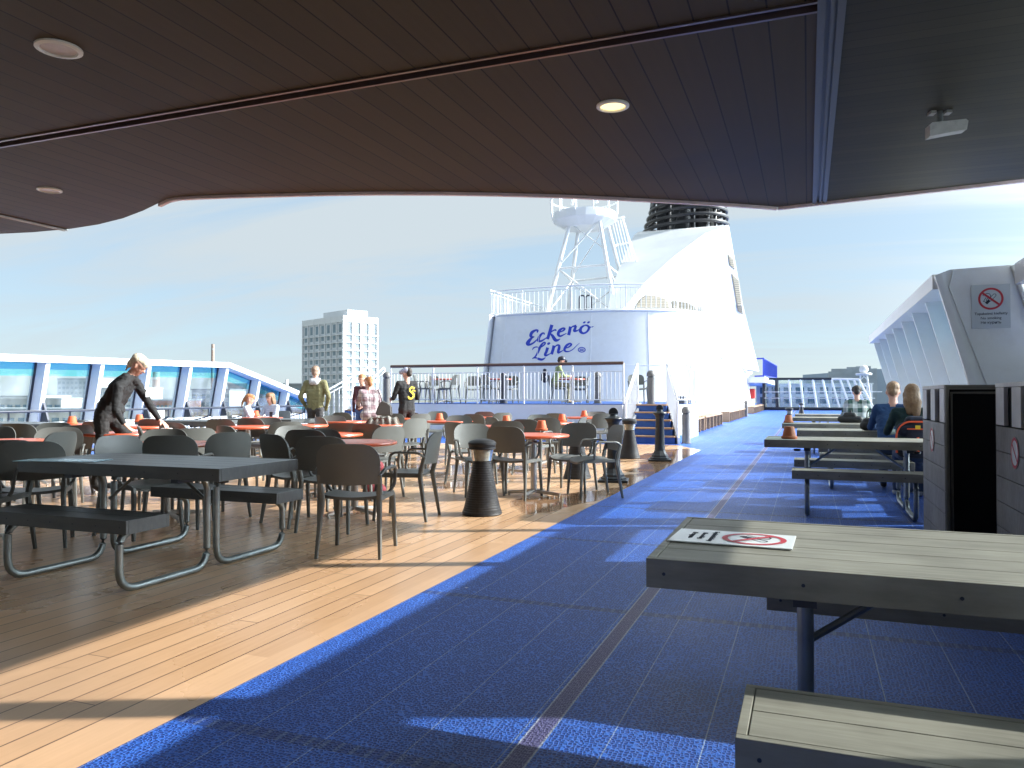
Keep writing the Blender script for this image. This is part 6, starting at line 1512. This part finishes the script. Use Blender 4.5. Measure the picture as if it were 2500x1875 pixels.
def MM(op, a, c=None):
    n = N(nt, 'ShaderNodeMath', _operation=op)
    for i, v in enumerate((a, c)):
        if v is None: continue
        if isinstance(v, (int, float)): n.inputs[i].default_value = v
        else: L(v, n.inputs[i])
    return n.outputs[0]
# clouds on a high flat layer: direction divided by its height
zc = MM('ADD', MM('MAXIMUM', sp.outputs['Z'], 0.0), .16)
cb = N(nt, 'ShaderNodeCombineXYZ'); L(MM('DIVIDE', sp.outputs['X'], zc), cb.inputs[0]); L(MM('DIVIDE', sp.outputs['Y'], zc), cb.inputs[1])
mp = N(nt, 'ShaderNodeMapping'); mp.inputs['Scale'].default_value = (.42, 1.5, 1); mp.inputs['Rotation'].default_value = (0, 0, R(-32)); L(cb.outputs[0], mp.inputs[0])
n1 = N(nt, 'ShaderNodeTexNoise', Scale=1.0, Detail=8.0, Roughness=.60, Distortion=.7); L(mp.outputs[0], n1.inputs['Vector'])
cr = N(nt, 'ShaderNodeMapRange', _interpolation_type='SMOOTHSTEP'); cr.inputs['From Min'].default_value = .34; cr.inputs['From Max'].default_value = .62; cr.inputs['To Min'].default_value = .36; cr.inputs['To Max'].default_value = 1.0; L(n1.outputs['Fac'], cr.inputs['Value'])
def dotv(v):
    n = N(nt, 'ShaderNodeVectorMath', _operation='DOT_PRODUCT'); L(tc.outputs['Generated'], n.inputs[0]); n.inputs[1].default_value = v; return n.outputs['Value']
glow = MM('POWER', MM('MAXIMUM', dotv((dirh + Vector((0, 0, .16))).normalized()), 0.0), 8.0); back = MM('MAXIMUM', dotv(-FLAT), 0.0)  # bright low sky lobe toward the sun, added as fill under the canopy
cf = MM('ADD', 1.0, MM('ADD', MM('MULTIPLY', glow, GLOW), MM('MULTIPLY', back, BACK)))
ccol = N(nt, 'ShaderNodeVectorMath', _operation='SCALE'); ccol.inputs[0].default_value = CLOUD[:3]; L(cf, ccol.inputs['Scale'])
mx = N(nt, 'ShaderNodeMix', _data_type='RGBA'); mb = N(nt, 'ShaderNodeMix', _data_type='RGBA'); mb.inputs['Factor'].default_value = .68; L(sky.outputs[0], mb.inputs['A']); mb.inputs['B'].default_value = (1.52, 2.35, 3.15, 1); L(mb.outputs['Result'], mx.inputs['A']); L(ccol.outputs[0], mx.inputs['B']); L(MM('MINIMUM', 1.0, MM('MULTIPLY', cr.outputs['Result'], MM('ADD', .50, MM('MULTIPLY', sp.outputs['Z'], 2.8)))), mx.inputs['Factor'])
L(mx.outputs['Result'], bg_.inputs['Color']); bg_.inputs['Strength'].default_value = SKY_S
cd = bpy.data.cameras.new('camera'); cd.sensor_width = 36; cd.lens = F/2500*36; cd.clip_end = 20000; cd.clip_start = .05
co = bpy.data.objects.new('camera', cd); COL.objects.link(co); co.location = EYE; co.rotation_euler = (R(90) + PITCH, 0, YAW); SC.camera = co
SC.view_settings.view_transform = 'Standard'; SC.view_settings.look = 'None'; SC.view_settings.exposure = EXPO; SC.view_settings.gamma = 1
SC.cycles.max_bounces = 8; SC.cycles.transparent_max_bounces = 16; SC.cycles.use_denoising = True
